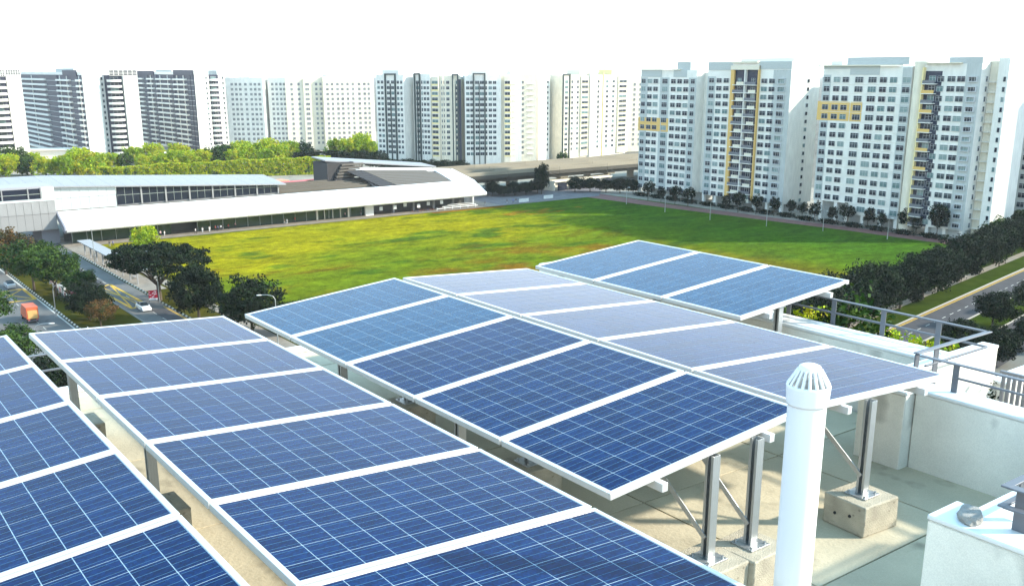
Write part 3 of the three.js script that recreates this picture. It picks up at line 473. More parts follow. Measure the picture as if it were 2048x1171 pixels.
// block pair at the far end of the field
{
  const o = thing('apartment_block', 'white and grey tower block with an orange stripe and double balcony stack', 'building', site(268, 244), FT, 'tower blocks by the field');
  const r1 = rowsOf(42.4, 2.78, 15), r2 = rowsOf(42.85, 2.59, 16);
  part(o, 'wall', box(-33.3, -5.2, 3.2, 46.3, -14, 0), wall_.white); part(o, 'wall', box(0, 35.6, 3.2, 49, -15, 0), wall_.white); part(o, 'wall', box(-5.2, 0, 3.2, 45.5, -14, -4), wall_.white);
  part(o, 'core', box(-33, -5.5, 0, 3.2, -13, -5), wall_.grey); part(o, 'core', box(0.5, 35, 0, 3.2, -14, -5), wall_.grey);
  for (const x of [-33, -26, -19, -12, -6, 0.4, 6, 12, 17.5, 23.5, 29, 34.9]) part(o, 'column', box(x - 0.5, x + 0.5, 0, 3.2, -1.1, -0.1), wall_.white);
  part(o, 'parapet_panel', box(-33.32, -22.5, 43.9, 46.34, 0.0, 0.12), wall_.grey); part(o, 'parapet_panel', box(-16.5, -10, 43.9, 46.34, 0, 0.12), wall_.grey); part(o, 'roof_house', box(-15.5, -9, 46.3, 49.2, -9, -0.6), wall_.grey); part(o, 'roof_edge', box(-33.6, -13, 46.34, 46.7, -1.2, 0.5), wall_.cream);
  part(o, 'parapet_panel', box(0, 11, 46.3, 49.05, 0, 0.12), wall_.grey); part(o, 'parapet_panel', box(22.5, 35.62, 46.6, 49.05, 0, 0.12), wall_.grey); part(o, 'parapet_panel', box(11.2, 22.3, 48.6, 49.2, -0.5, 0.9), wall_.cream); part(o, 'roof_house', box(12, 34, 49, 50.2, -12, -3), wall_.white);
  part(o, 'wall_panel', box(-33.32, -29.7, 4, 43.7, 0, 0.08), wall_.grey); part(o, 'wall_panel', box(-23.2, -18.6, 3.6, 43.7, 0, 0.08), wall_.grey); part(o, 'wall_panel', box(-8.8, -5.22, 4, 43.7, 0, 0.08), wall_.grey); part(o, 'wall_panel', box(0, 3.6, 3.6, 44.2, 0, 0.08), wall_.grey); part(o, 'wall_panel', box(28.5, 35.62, 3.4, 46.4, 0, 0.08), wall_.grey);
  part(o, 'orange_panel', box(-34, -22.4, 24.3, 29.2, 0, 0.09), wall_.orange); part(o, 'orange_panel', box(-21.9, -18.3, 24.3, 29.2, 0, 0.09), wall_.orange);
  part(o, 'orange_pilaster', box(11, 12.5, 3.2, 47.6, 0, 0.8), wall_.orange); part(o, 'orange_pilaster', box(22.6, 23.1, 3.2, 47.8, 0, 0.8), wall_.orange); part(o, 'orange_beam', box(11, 23.1, 46.4, 47.8, 0.02, 1.0), wall_.cream);
  windows(o, { x0: -33.3, x1: -5.2, rows: r1, z: 0.1, cols: [[0.055, 2.1, 1.55, 2], [0.17, 2.3, 1.55, 2], [0.28, 2.3, 1.55, 2], [0.45, 2.7, 1.7, 3], [0.6, 2.3, 1.55, 2], [0.71, 2.3, 1.55, 2], [0.82, 2.3, 1.55, 2], [0.94, 1.9, 1.55, 2]] });
  windows(o, { x0: 0, x1: 35.6, rows: r2, z: 0.1, cols: [[0.055, 2.3, 1.5, 2], [0.15, 2.3, 1.5, 2], [0.24, 2.3, 1.5, 2], [0.7, 2.4, 1.5, 2], [0.79, 2.4, 1.5, 2], [0.9, 2.9, 1.7, 3, 0.4, 0.16]] });
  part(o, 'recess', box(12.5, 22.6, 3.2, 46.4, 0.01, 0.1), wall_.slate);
  part(o, 'divider', box(17.3, 17.7, 3.2, 46.4, 0.1, 1.3), wall_.white);
  r2.forEach((y, k) => { part(o, 'balcony_slab', box(12.5, 22.6, y - 1.5, y - 1.28, 0.1, 1.5), wall_.white); for (const s of [0, 1]) { const solid = (k + s) % 2 === 0, x = s ? 17.8 : 12.6; part(o, 'balcony_front', box(x + (solid ? 1.6 : 0), x + 4.7, y - 1.28, y - 0.35, 1.4, 1.5), solid ? wall_.cream : M.rail); } windows(o, { x0: 12.5, x1: 22.6, rows: [y], z: 0.12, cols: [[0.2, 1.6, 1.7, 2], [0.78, 1.8, 1.7, 2]] }); });
  // end wall towards the right
  windows(o, { x0: 0, x1: -15, z: 35.62, dir: 1, rows: r2, cols: [[0.6, 1.2, 1.2, 1]] });
}
{
  const o = thing('apartment_block', 'narrow cream stack of stair landings between the two big tower blocks', 'building', site(286, 200), FT, 'tower blocks by the field');
  part(o, 'wall', box(-3, 30, 0, 45.8, -12, 0), wall_.cream);
  rowsOf(42.6, 2.7, 15).forEach((y) => { part(o, 'opening', box(1, 4.6, y - 0.7, y + 0.7, -0.1, 0.03), wall_.slate); part(o, 'opening', box(6.4, 8, y - 0.6, y + 0.8, -0.1, 0.03), wall_.slate); part(o, 'ledge', box(5.6, 9, y - 1.2, y - 0.9, 0, 1), wall_.white); });
}
{
  const o = thing('apartment_block', 'white tower block with the broad orange band nearest the solar panels', 'building', site(265, 194), FT, 'tower blocks by the field');
  const r3 = rowsOf(43.5, 2.73, 14), r3b = rowsOf(43.5, 2.73, 15);
  part(o, 'wall', box(0, 30, 6.6, 47.4, -14, 0), wall_.white); part(o, 'wall', box(12, 30, 3.5, 6.6, -14, 0), wall_.white); part(o, 'core', box(1, 29, 0, 6.6, -13, -4.5), wall_.grey);
  for (const x of [0.7, 2.8, 8.2, 12.3, 18, 24, 29.3]) part(o, 'column', box(x - 0.55, x + 0.55, 0, 6.6, -1.3, -0.15), wall_.white);
  part(o, 'wall_panel', box(-0.02, 2.9, 6.6, 44.9, 0, 0.08), wall_.grey); part(o, 'wall_panel', box(27, 30.02, 3.6, 47, 0, 0.08), wall_.grey); part(o, 'parapet_panel', box(-0.02, 19.5, 46.6, 47.45, 0, 0.12), wall_.grey); part(o, 'parapet_panel', box(9.5, 19.5, 44.9, 46.6, 0, 0.12), wall_.grey); part(o, 'roof_edge', box(-1.5, 26, 47.45, 47.8, -1.5, 0.9), wall_.cream);
  part(o, 'roof_house', box(7.5, 28, 47.8, 50, -10, -1), wall_.grey); part(o, 'roof_house', box(1, 5, 47.4, 49, -8, -2), wall_.white);
  part(o, 'orange_panel', box(-1.2, 10.3, 31.3, 37, 0, 0.09), wall_.orange); part(o, 'orange_panel', box(10.6, 14.6, 31.3, 37, 0, 0.09), wall_.orange);
  windows(o, { x1: 30, rows: r3, z: 0.1, cols: [[0.055, 2.2, 1.55, 2], [0.17, 2.2, 1.55, 2], [0.275, 2.2, 1.55, 2], [0.43, 2.7, 1.65, 3]] });
  windows(o, { x1: 30, rows: r3b, z: 0.1, cols: [[0.58, 2.7, 1.65, 3], [0.7, 2.3, 1.55, 2], [0.81, 2.3, 1.55, 2], [0.95, 2.4, 1.55, 2]] });
  for (let k = 0; k < 14; k++) part(o, 'string_course', box(0, 30, 43.5 - 2.73 * k - 1.36, 43.5 - 2.73 * k - 1.26, 0.02, 0.1), wall_.white);
  // round stair shaft, balcony stack and the nearer wing
  part(o, 'stair_shaft', new THREE.CylinderGeometry(2.2, 2.2, 48.6, 24).translate(32.2, 24.3, -1.4), wall_.cream);
  const r4 = rowsOf(43.9, 2.65, 16);
  part(o, 'wall', box(34, 50.5, 2.8, 48, -15, 0.4), wall_.white); part(o, 'wall', box(41, 50.5, 48, 49.7, -15, 0.4), wall_.grey); part(o, 'core', box(40, 50, 0, 2.8, -14, -1), wall_.grey); for (const x of [39.7, 45, 50]) part(o, 'column', box(x - 0.45, x + 0.45, 0, 2.8, -1, 0.3), wall_.white);
  part(o, 'wall_panel', box(46.3, 50.52, 2.8, 48, 0.4, 0.48), wall_.grey); part(o, 'roof_edge', box(34.2, 45, 48, 48.3, -0.4, 1.4), wall_.cream);
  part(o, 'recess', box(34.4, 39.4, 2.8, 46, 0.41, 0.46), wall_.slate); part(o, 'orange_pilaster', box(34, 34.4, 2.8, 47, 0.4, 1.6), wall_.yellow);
  r4.forEach((y, k) => { part(o, 'balcony_slab', box(34.4, 38.2, y - 1.5, y - 1.28, 0.46, 2), wall_.white); part(o, 'balcony_front', box(34.5, 38.2, y - 1.28, y - 0.4, 1.9, 2), k % 2 && k < 11 ? wall_.orange : M.rail); });
  windows(o, { x0: 34, x1: 50.5, rows: r4, z: 0.48, cols: [[0.16, 2, 1.7, 2], [0.31, 1.9, 1.5, 2], [0.5, 2.3, 1.5, 2], [0.67, 2.3, 1.5, 2], [0.875, 2.5, 1.5, 3, 0.45, 0.2]] });
  windows(o, { x0: 0.4, x1: -15, z: 50.52, dir: 1, rows: r4, cols: [[0.2, 0.9, 1.4, 1], [0.8, 1, 1.4, 1]] });
  part(o, 'service_core', box(50.6, 53.5, 0, 48.5, -12, -4), wall_.cream); r4.forEach((y) => part(o, 'ledge', box(50.8, 53.9, y - 0.9, y - 0.7, -4.02, -3.2), wall_.white));
  part(o, 'wall', box(53.6, 56.5, 0, 49.3, -15, -2.4), wall_.white); windows(o, { x0: 53.6, x1: 56.5, rows: r4, z: -2.38, cols: [[0.7, 0.8, 1.3, 1]] });
}
{
  const o = thing('apartment_block', 'grey and yellow tower block cut by the right frame edge', 'building', site(292, 148), FT, 'tower blocks by the field');
  part(o, 'wall', box(0, 24, 0, 48.6, -14, 0), wall_.grey); const r = rowsOf(43.4, 2.7, 14); part(o, 'yellow_panel', box(0, 12, 30.4, 35.4, 0, 0.1), wall_.yellow);
  windows(o, { x1: 24, rows: r, z: 0.08, cols: [[0.1, 2.2, 1.5, 2], [0.26, 2.2, 1.5, 2], [0.42, 2.4, 1.5, 2], [0.6, 2.4, 1.5, 2]] });
}
// middle blocks with dark painted frames
function facing(p, q) { return [p, Math.atan2(-(q.z - p.z), q.x - p.x), p.distanceTo(q)]; }
function midBlock(label, p, q, build) { const [pos, turn, L] = facing(p, q); const o = thing('apartment_block', label, 'building', pos, turn, 'middle tower blocks'); build(o, L); return o; }
const paleWin = () => hazeGlass[rnd() * 3 | 0], greyWin = () => glassTones[[1, 3, 3, 4, 1, 0][rnd() * 6 | 0]];
const mr = rowsOf(40.5, 2.71, 14);
const darkFrame = (o, x0, x1, z, top) => { for (const x of [x0, x1]) part(o, 'dark_fin', box(x - 0.35, x + 0.35, 0, top, z, z + 0.7), wall_.beam); part(o, 'dark_beam', box(x0, x1, top - 0.7, top, z, z + 0.7), wall_.beam); part(o, 'dark_fin', box((x0 + x1) / 2 - 0.2, (x0 + x1) / 2 + 0.2, 0, top - 5, z, z + 0.6), wall_.beam); };
const bay = (o, x0, x1, z, rows) => { part(o, 'bay', box(x0, x1, 1, 43.4, z - 1, z + 0.8), wall_.cream); rows.forEach((y) => part(o, 'yellow_spandrel', box(x0 - 0.05, x1 + 0.05, y - 1.5, y - 0.75, z + 0.75, z + 0.9), wall_.yellow)); windows(o, { x0, x1, rows, z: z + 0.82, cols: [[0.5, (x1 - x0) * 0.86, 1.5, 2]], glass: greyWin }); };
midBlock('leftmost dark-framed block of the three in the middle distance', V(-70.7, 0, -527.38), V(-33.04, 0, -501.69), (o, L) => {
  const s = L / 136;
  part(o, 'wall', box(0, 56 * s, 0, 44.2, -14, 0), wall_.white); part(o, 'roof_house', box(12 * s, 46 * s, 44.2, 46.6, -8, -0.5), wall_.white); darkFrame(o, 20 * s, 40 * s, 0, 44.8);
  windows(o, { x1: 56 * s, rows: mr, z: 0.02, cols: [[0.1, 1.7, 1.5, 2], [0.23, 1.7, 1.5, 2], [0.45, 2, 1.6, 2], [0.61, 2, 1.6, 2], [0.8, 1.6, 1.5, 2], [0.92, 1.4, 1.5, 2]], glass: greyWin });
  part(o, 'wall', box(62 * s, 96 * s, 0, 44.6, -20, -5), wall_.white); part(o, 'recess_wall', box(56 * s, 62 * s, 0, 43, -20, -9), wall_.grey); darkFrame(o, 66 * s, 76 * s, -5, 45);
  windows(o, { x0: 62 * s, x1: 96 * s, rows: mr, z: -4.98, cols: [[0.27, 2, 1.6, 2], [0.52, 0.9, 1.7, 1], [0.68, 1.6, 1.5, 2], [0.86, 1.6, 1.5, 2]], glass: greyWin });
  bay(o, 100 * s, 113 * s, -5, mr); part(o, 'wall', box(96 * s, 118 * s, 0, 43.2, -24, -5.8), wall_.cream); windows(o, { x0: 96 * s, x1: 118 * s, rows: mr, z: -5.7, cols: [[0.9, 0.9, 1.4, 1]], glass: greyWin }); part(o, 'side_wall', box(118 * s, 132 * s, 0, 42, -26, -9), wall_.cream); windows(o, { x0: 118 * s, x1: 132 * s, rows: mr, z: -8.95, cols: [[0.4, 1.4, 1.4, 1]], glass: paleWin });
});
midBlock('broad dark-framed block behind the end of the station', V(-35.68, 0, -507.18), V(13.4, 0, -512.8), (o, L) => {
  const s = L / 192;
  part(o, 'wall', box(0, 40 * s, 0, 44, -16, -3), wall_.cream); part(o, 'slate_wall', box(34 * s, 40.2 * s, 0, 42, -15.9, -2.6), wall_.slate); darkFrame(o, 24 * s, 34 * s, -3, 44.6);
  windows(o, { x0: 0, x1: 40 * s, rows: mr, z: -2.95, cols: [[0.12, 1.6, 1.5, 2], [0.36, 1.6, 1.5, 2], [0.72, 2, 1.6, 2]], glass: greyWin });
  part(o, 'wall', box(47 * s, 118 * s, 0, 44, -16, 0), wall_.white); part(o, 'roof_house', box(56 * s, 98 * s, 44, 46.8, -8, -0.5), wall_.white); darkFrame(o, 64 * s, 86 * s, 0, 45); part(o, 'recess_wall', box(40 * s, 47 * s, 0, 43, -17, -8), wall_.grey);
  windows(o, { x0: 47 * s, x1: 118 * s, rows: mr, z: 0.02, cols: [[0.08, 1.7, 1.5, 2], [0.19, 1.7, 1.5, 2], [0.34, 2.1, 1.6, 2], [0.47, 2.1, 1.6, 2], [0.59, 0.9, 1.7, 1], [0.7, 1.7, 1.5, 2], [0.82, 1.7, 1.5, 2]], glass: greyWin });
  bay(o, 124 * s, 136 * s, 0.4, mr); part(o, 'wall', box(118 * s, 137 * s, 0, 44.5, -16, -1), wall_.cream); part(o, 'side_wall', box(137 * s, 160 * s, 0, 46, -18, -2.5), wall_.white); part(o, 'side_wall', box(160 * s, 191 * s, 0, 44.6, -22, -5), wall_.cream);
  mr.forEach((y) => { part(o, 'ledge', box(142 * s, 147 * s, y - 0.9, y - 0.6, -2.5, -1.7), wall_.white); part(o, 'ledge', box(172 * s, 184 * s, y - 0.9, y - 0.6, -5, -4), wall_.white); });
  windows(o, { x0: 160 * s, x1: 191 * s, rows: mr, z: -4.95, cols: [[0.1, 1.2, 1.4, 1]], glass: paleWin });
});
midBlock('sunlit block with yellow bays standing behind the viaduct', V(26.39, 0, -536.53), V(66.26, 0, -580.03), (o, L) => {
  const s = L / 130;
  part(o, 'wall', box(0, 128 * s, 0, 44, -18, 0), wall_.cream); part(o, 'roof_house', box(35 * s, 66 * s, 44, 46.8, -10, -1), wall_.cream); part(o, 'roof_house', box(98 * s, 118 * s, 44, 47, -10, -1), wall_.yellow);
  for (const x of [2, 14]) part(o, 'dark_fin', box(x * s - 0.3, x * s + 0.3, 0, 44.5, 0, 0.6), wall_.beam); part(o, 'dark_beam', box(2 * s, 14 * s, 43.9, 44.6, 0, 0.6), wall_.beam); part(o, 'pilaster', box(50 * s, 63 * s, 0, 45.4, 0, 1.5), wall_.white); part(o, 'thin_fin', box(78 * s, 79 * s, 0, 45, 0, 0.5), wall_.yellow);
  windows(o, { x1: 128 * s, rows: mr, z: 0.02, cols: [[0.065, 2.4, 1.6, 2], [0.15, 1.7, 1.5, 2], [0.23, 1.7, 1.5, 2], [0.54, 2, 1.5, 2], [0.68, 2.2, 1.5, 2], [0.78, 2.2, 1.5, 2]], glass: greyWin });
  bay(o, 34 * s, 48 * s, 0, mr); bay(o, 108 * s, 126 * s, 0, mr); part(o, 'side_wall', box(129 * s, 152 * s, 0, 45.5, -24, -6), wall_.cream); mr.forEach((y) => part(o, 'balcony_front', box(127 * s, 133 * s, y - 1.5, y - 0.7, -6, -4.2), wall_.yellow));
  part(o, 'side_wall', box(-26 * s, -6 * s, 0, 43.6, -20, -6), wall_.white); windows(o, { x0: -26 * s, x1: -6 * s, rows: mr, z: -5.95, cols: [[0.8, 1.1, 1.3, 1]], glass: greyWin });
});
// pale blocks farther back
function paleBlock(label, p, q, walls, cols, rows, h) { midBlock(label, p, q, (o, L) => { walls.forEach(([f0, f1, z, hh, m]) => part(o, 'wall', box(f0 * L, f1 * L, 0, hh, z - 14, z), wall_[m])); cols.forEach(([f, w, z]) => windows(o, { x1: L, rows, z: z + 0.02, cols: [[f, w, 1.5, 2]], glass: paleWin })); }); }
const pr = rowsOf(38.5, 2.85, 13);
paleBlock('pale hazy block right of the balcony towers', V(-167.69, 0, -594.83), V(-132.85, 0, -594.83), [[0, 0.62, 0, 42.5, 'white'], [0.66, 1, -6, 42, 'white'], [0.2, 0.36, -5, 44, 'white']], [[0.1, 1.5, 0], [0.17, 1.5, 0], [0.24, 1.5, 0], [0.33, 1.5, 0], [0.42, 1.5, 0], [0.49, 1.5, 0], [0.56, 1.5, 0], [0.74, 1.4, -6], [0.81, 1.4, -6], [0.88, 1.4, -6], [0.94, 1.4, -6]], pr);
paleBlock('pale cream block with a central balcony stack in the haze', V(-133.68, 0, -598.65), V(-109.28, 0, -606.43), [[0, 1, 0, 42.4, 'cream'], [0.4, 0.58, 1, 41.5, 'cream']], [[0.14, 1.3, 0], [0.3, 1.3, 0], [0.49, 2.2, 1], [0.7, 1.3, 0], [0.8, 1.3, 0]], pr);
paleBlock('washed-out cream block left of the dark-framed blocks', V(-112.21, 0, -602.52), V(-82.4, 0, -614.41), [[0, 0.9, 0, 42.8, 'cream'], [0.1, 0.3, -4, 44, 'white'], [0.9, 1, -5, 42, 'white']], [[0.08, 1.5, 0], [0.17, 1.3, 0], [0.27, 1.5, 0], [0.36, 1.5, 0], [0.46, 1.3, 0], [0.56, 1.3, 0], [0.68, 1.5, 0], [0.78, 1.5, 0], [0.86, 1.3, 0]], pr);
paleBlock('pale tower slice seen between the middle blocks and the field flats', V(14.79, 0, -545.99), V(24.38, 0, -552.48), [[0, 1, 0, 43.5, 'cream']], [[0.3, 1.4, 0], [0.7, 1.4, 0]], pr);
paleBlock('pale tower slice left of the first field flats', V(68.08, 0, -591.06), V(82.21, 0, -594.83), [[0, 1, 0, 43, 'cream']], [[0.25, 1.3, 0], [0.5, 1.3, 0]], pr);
// condominium towers on the left: long shaded balcony fronts (facing -a) with white end walls (facing -b)
function condo(label, a, b, len, build) { const o = thing('condominium_tower', label, 'building', site(a, b), TH, 'balcony towers on the left'); build(o, len); return o; }
const cr = rowsOf(42.2, 2.85, 15);
const crownGrid = (o, x0, x1, z, h0 = 43.6, h1 = 46.6) => { const l = []; for (let k = 0; k <= 6; k++) l.push(box(x0 + (x1 - x0) * k / 6 - 0.12, x0 + (x1 - x0) * k / 6 + 0.12, h0, h1, z - 0.2, z)); for (let k = 0; k <= 4; k++) l.push(box(x0, x1, h0 + (h1 - h0) * k / 4 - 0.1, h0 + (h1 - h0) * k / 4 + 0.1, z - 0.22, z + 0.02)); part(o, 'crown_grille', merge(l), wall_.white); part(o, 'crown_back', box(x0, x1, h0, h1, z - 1.4, z - 1.2), wall_.slate); };
// balcony front on the -a side: x = 0 plane, along local -z (b grows away)
function shadedFront(o, len, bands) {
  for (const [z0, z1, kind] of bands) {
    const glassy = kind === 'glass', x = glassy ? -0.3 : 0;
    part(o, 'glazing', box(x - 0.1, x + 0.4, 1, 44, -z1, -z0), wall_.slate);
    cr.forEach((y) => { if (glassy) part(o, 'floor_band', box(-0.5, -0.3, y - 1.4, y - 1.15, -z1, -z0), wall_.grey); else { part(o, 'balcony', box(-1.5, -0.05, y - 1.45, y - (kind === 'deep' ? 0.4 : 0.5), -z1 + 0.3, -z0 - 0.3), wall_.white); } });
    if (!glassy) cr.forEach((y) => part(o, 'window_pier', box(-0.5, -0.08, y - 0.8, y + 1.3, -z0 - (z1 - z0) * 0.55 - 0.6, -z0 - (z1 - z0) * 0.55), wall_.white));
  }
}
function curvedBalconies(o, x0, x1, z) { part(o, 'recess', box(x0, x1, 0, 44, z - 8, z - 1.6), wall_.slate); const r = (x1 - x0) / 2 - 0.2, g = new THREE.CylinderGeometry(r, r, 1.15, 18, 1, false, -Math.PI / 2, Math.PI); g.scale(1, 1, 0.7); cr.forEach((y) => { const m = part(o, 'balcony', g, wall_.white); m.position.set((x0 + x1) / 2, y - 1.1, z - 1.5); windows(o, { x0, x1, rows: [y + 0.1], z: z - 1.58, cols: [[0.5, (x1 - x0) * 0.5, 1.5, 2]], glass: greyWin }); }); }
condo('balcony tower cut by the left frame edge', 104.11, 535.24, 60, (o) => {
  part(o, 'end_wall', box(-6.5, 0, 0, 44, -30, 0), wall_.white); crownGrid(o, -6.5, 0, 0); curvedBalconies(o, -16.5, -6.6, 1); part(o, 'end_wall', box(-26, -16.6, 0, 43.5, -30, -2), wall_.white); crownGrid(o, -13, -7, 0.5); windows(o, { x0: -26, x1: -16.6, rows: cr, z: -1.98, cols: [[0.6, 1.1, 1.4, 1]], glass: greyWin });
});
condo('wide dark balcony tower with two plain white end walls', 136, 551, 120, (o) => {
  part(o, 'end_wall', box(0, 8.6, 0, 45.5, -150, 0), wall_.white); crownGrid(o, 0, 8.6, 0.1, 45.5, 46.8);
  shadedFront(o, 120, [[0.5, 9, 'deep'], [9, 22, 'glass'], [22, 38, 'plain'], [38, 52, 'plain'], [52, 78, 'glass'], [78, 148, 'deep']]);
  part(o, 'roof_house', box(1, 7, 45.5, 47.5, -60, -20), wall_.grey); part(o, 'dark_crown', box(-0.6, -0.2, 43.6, 46.4, -38, -9), wall_.slate);
  windows(o, { x0: 8.6, x1: 11.2, rows: cr, z: -1.4, cols: [[0.5, 0.9, 1.5, 1]], glass: greyWin }); part(o, 'side_wall', box(8.6, 11.2, 0, 43.5, -20, -1.5), wall_.white);
  curvedBalconies(o, 11.2, 19.2, 3.5); part(o, 'end_wall', box(19.3, 26.6, 0, 43.8, -40, 4), wall_.white); crownGrid(o, 12.5, 26.6, 4.05, 43.8, 46.8); part(o, 'side_panel', box(19.2, 19.35, 0, 43.8, -1.5, 4.02), wall_.grey);
});
condo('dark blue glazed tower with white slabs beside the pale blocks', 201.5, 571, 118, (o) => {
  part(o, 'end_wall', box(0, 8.2, 0, 45.6, -118, 0), wall_.white); crownGrid(o, 0, 8.2, 0.1, 45.6, 46.6); windows(o, { x1: 8.2, rows: cr, z: 0.02, cols: [[0.82, 0.8, 1.3, 1]], glass: greyWin });
  shadedFront(o, 118, [[0.5, 5, 'glass'], [6, 11, 'glass'], [12, 22, 'plain'], [22, 34, 'plain'], [34, 38, 'glass'], [38, 52, 'plain'], [52, 66, 'plain'], [66, 71, 'glass'], [71, 84, 'plain'], [84, 92, 'glass'], [92, 117, 'plain']]);
  part(o, 'roof_house', box(0.5, 7, 45.6, 47, -70, -40), wall_.grey); part(o, 'dark_crown', box(-0.6, -0.2, 43.6, 46.6, -34, -1), wall_.slate); part(o, 'dark_crown', box(-0.6, -0.2, 43.6, 46.2, -117, -71), wall_.slate);
  curvedBalconies(o, 8.3, 14.2, 0.5); part(o, 'end_wall', box(15.6, 23.6, 0, 46, -24, -6), wall_.white); part(o, 'side_panel', box(15.4, 15.6, 0, 46.5, -24, -5.9), wall_.grey); windows(o, { x0: 15.6, x1: 23.6, rows: cr, z: -5.98, cols: [[0.4, 0.9, 1.4, 1]], glass: greyWin }); crownGrid(o, 16.5, 21.5, -5.9, 43.6, 46);
});
// low white pool pavilion and white club roof among the trees
solo('pavilion', 'low white pavilion at the foot of the wide balcony tower', 'pavilion', merge([box(-14, 14, 0, 6, -5, 5), box(-15, 15, 6, 6.6, -6, 6)]), wall_.white, V(-241.48, 0, -527.38), 0.2);
solo('canopy_arch', 'white arched canopy in front of the glazed tower', 'canopy', new THREE.ExtrudeGeometry((() => { const s = new THREE.Shape(); s.absellipse(0, 0, 11, 5, 0, Math.PI, false); s.absellipse(0, 0, 10.2, 4.2, Math.PI, 0, true); return s; })(), { depth: 8, bevelEnabled: false, curveSegments: 24 }), wall_.white, V(-183.76, 0, -527.38), 0);

// ---------- railway station ----------
const stationWhite = mat([0.84, 0.84, 0.83], 0.35, { metalness: 0.1, map: withRep(grainTex, 0.1) });
{
  const o = thing('train_station', 'long low train station with a white sloping roof and glazed upper hall', 'station', site(60, 284), TH);
  // local: x = a - 60, z = 284 - b (towards the field), y up
  const sec = (pts, x0, x1) => { const s = new THREE.Shape(pts.map(([z, y]) => new THREE.Vector2(z, y))), g = new THREE.ExtrudeGeometry(s, { depth: x1 - x0, bevelEnabled: false }); g.rotateY(Math.PI / 2); g.scale(1, 1, -1); const ix = g.index; const p = g.attributes.position; for (let i = 0; i < p.count; i += 3) { for (const at of Object.values(g.attributes)) { const n = at.itemSize, A = at.array; for (let k = 0; k < n; k++) { const t = A[(i + 1) * n + k]; A[(i + 1) * n + k] = A[(i + 2) * n + k]; A[(i + 2) * n + k] = t; } } } g.computeVertexNormals(); g.translate(x0, 0, 0); return g; };
  const lip = []; for (let k = 0; k <= 10; k++) { const t = Math.PI * 0.62 - k / 10 * Math.PI * 1.1; lip.push([0.3 + Math.cos(t) * 0.75, 4.5 + Math.sin(t) * 0.75]); }
  // sloping white roof panels, each its own sheet
  const W = 139, n = 46;
  const sheetSec = [[-7, 8.75], ...lip, [-1.2, 4.1], [-7, 7.4]];
  for (let k = 0; k < n; k++) mesh('roof_sheet', sec(sheetSec, 1.6 + W * k / n, 1.6 + W * (k + 1) / n - 0.05), stationWhite, o);
  mesh('roof_end', sec([[-7.2, 8.9], [0.6, 5.4], [1.25, 4.5], [0.4, 3.6], [-7.2, 7]], 1.1, 1.55), mat([0.2, 0.2, 0.23], 0.6), o);
  // glazed ground floor below the eaves
  const gl = mat([0.02, 0.045, 0.03], 0.12), mull = mat([0.3, 0.33, 0.3], 0.5, { metalness: 0.4 });
  for (let k = 0; k < 34; k++) { if ([7, 8, 24, 25, 26, 27, 28, 29, 30, 31, 32, 33].includes(k)) continue; mesh('pane', box(4 + k * 3.9, 4 + (k + 1) * 3.9 - 0.12, 0.1, 6, -4.6, -4.5), gl, o); mesh('mullion', box(4 + k * 3.9 - 0.12, 4 + k * 3.9, 0.1, 6, -4.6, -4.3), mull, o); }
  mesh('inner_wall', box(3, 138, 0.1, 7, -10, -9.6), mat([0.12, 0.12, 0.11], 0.9), o); mesh('inner_floor_edge', box(3, 139, 0.02, 0.12, -9.5, -1.8), M.pave, o);
  mesh('doorway', merge([box(77.4, 77.9, 0.1, 3.8, -4.4, -3.9), box(88.6, 89.1, 0.1, 3.8, -4.4, -3.9), box(77.4, 89.1, 3.4, 3.9, -4.4, -3.9), box(80.2, 80.4, 0.1, 3.4, -4.3, -4), box(83.1, 83.3, 0.1, 3.4, -4.3, -4), box(85.9, 86.1, 0.1, 3.4, -4.3, -4)]), mat([0.62, 0.58, 0.48], 0.6), o);
  for (const x of [97, 106, 114, 122, 130]) mesh('column', new THREE.CylinderGeometry(0.5, 0.5, 6.4, 16).translate(x, 3.2, -4.8), M.panelGrey, o);
  mesh('white_pillar', box(94.5, 97.5, 0.1, 4.6, -3.6, -2.9), wall_.white, o);
  // upper hall: white wall panels, dark glazing bays, falling grey roof
  const top = (x) => 15.1 - Math.max(0, x - 2) * 0.056;
  for (let k = 0; k < 7; k++) for (const r of [0, 1]) { const x0 = 1.2 + k * 2.45, y0 = r ? 11.9 : 8.2, y1 = r ? top(x0) : 11.8; mesh('wall_panel', box(x0, x0 + 2.39, y0, y1, -10.6, -10.3), mat([0.46, 0.5, 0.5], 0.35), o); }
  mesh('hall_wall', box(1, 68, 7, 11, -22, -10.7), M.panelGrey, o);
  for (let k = 0; k < 7; k++) { const x0 = 18.6 + k * 7.05, x1 = x0 + 6.6, s = new THREE.Shape([[x0, 9], [x1, 9.15], [x1, top(x1)], [x0, top(x0)]].map(([x, y]) => new THREE.Vector2(x, y))); const g = new THREE.ExtrudeGeometry(s, { depth: 0.2, bevelEnabled: false }); g.translate(0, 0, -10.6); mesh('glazing', g, M.darkGlass, o); mesh('glazing_post', box(x1, x0 + 7.05, 8.8, top(x1) + 0.1, -10.6, -10.1), M.panelGrey, o); mesh('transom', box(x0, x1, 11.6 - k * 0.12, 11.72 - k * 0.12, -10.42, -10.3), mull, o); for (const f of [1, 2]) mesh('glazing_bar', box(x0 + f * 2.2 - 0.04, x0 + f * 2.2 + 0.04, 9.1, top(x1), -10.42, -10.32), mull, o); }
  for (let k = 0; k < 21; k++) { const x0 = -16 + k * 4.1, x1 = x0 + 4.05, g = box(x0, x1, 0, 0.35, -27, -9.2), p = g.attributes.position; for (let i = 0; i < p.count; i++) { const x = p.getX(i), z = p.getZ(i); p.setY(i, p.getY(i) + top(x) + (z < -20 ? 1.5 : 0)); } g.computeVertexNormals(); mesh('grey_roof_sheet', g, M.roofGrey, o); }
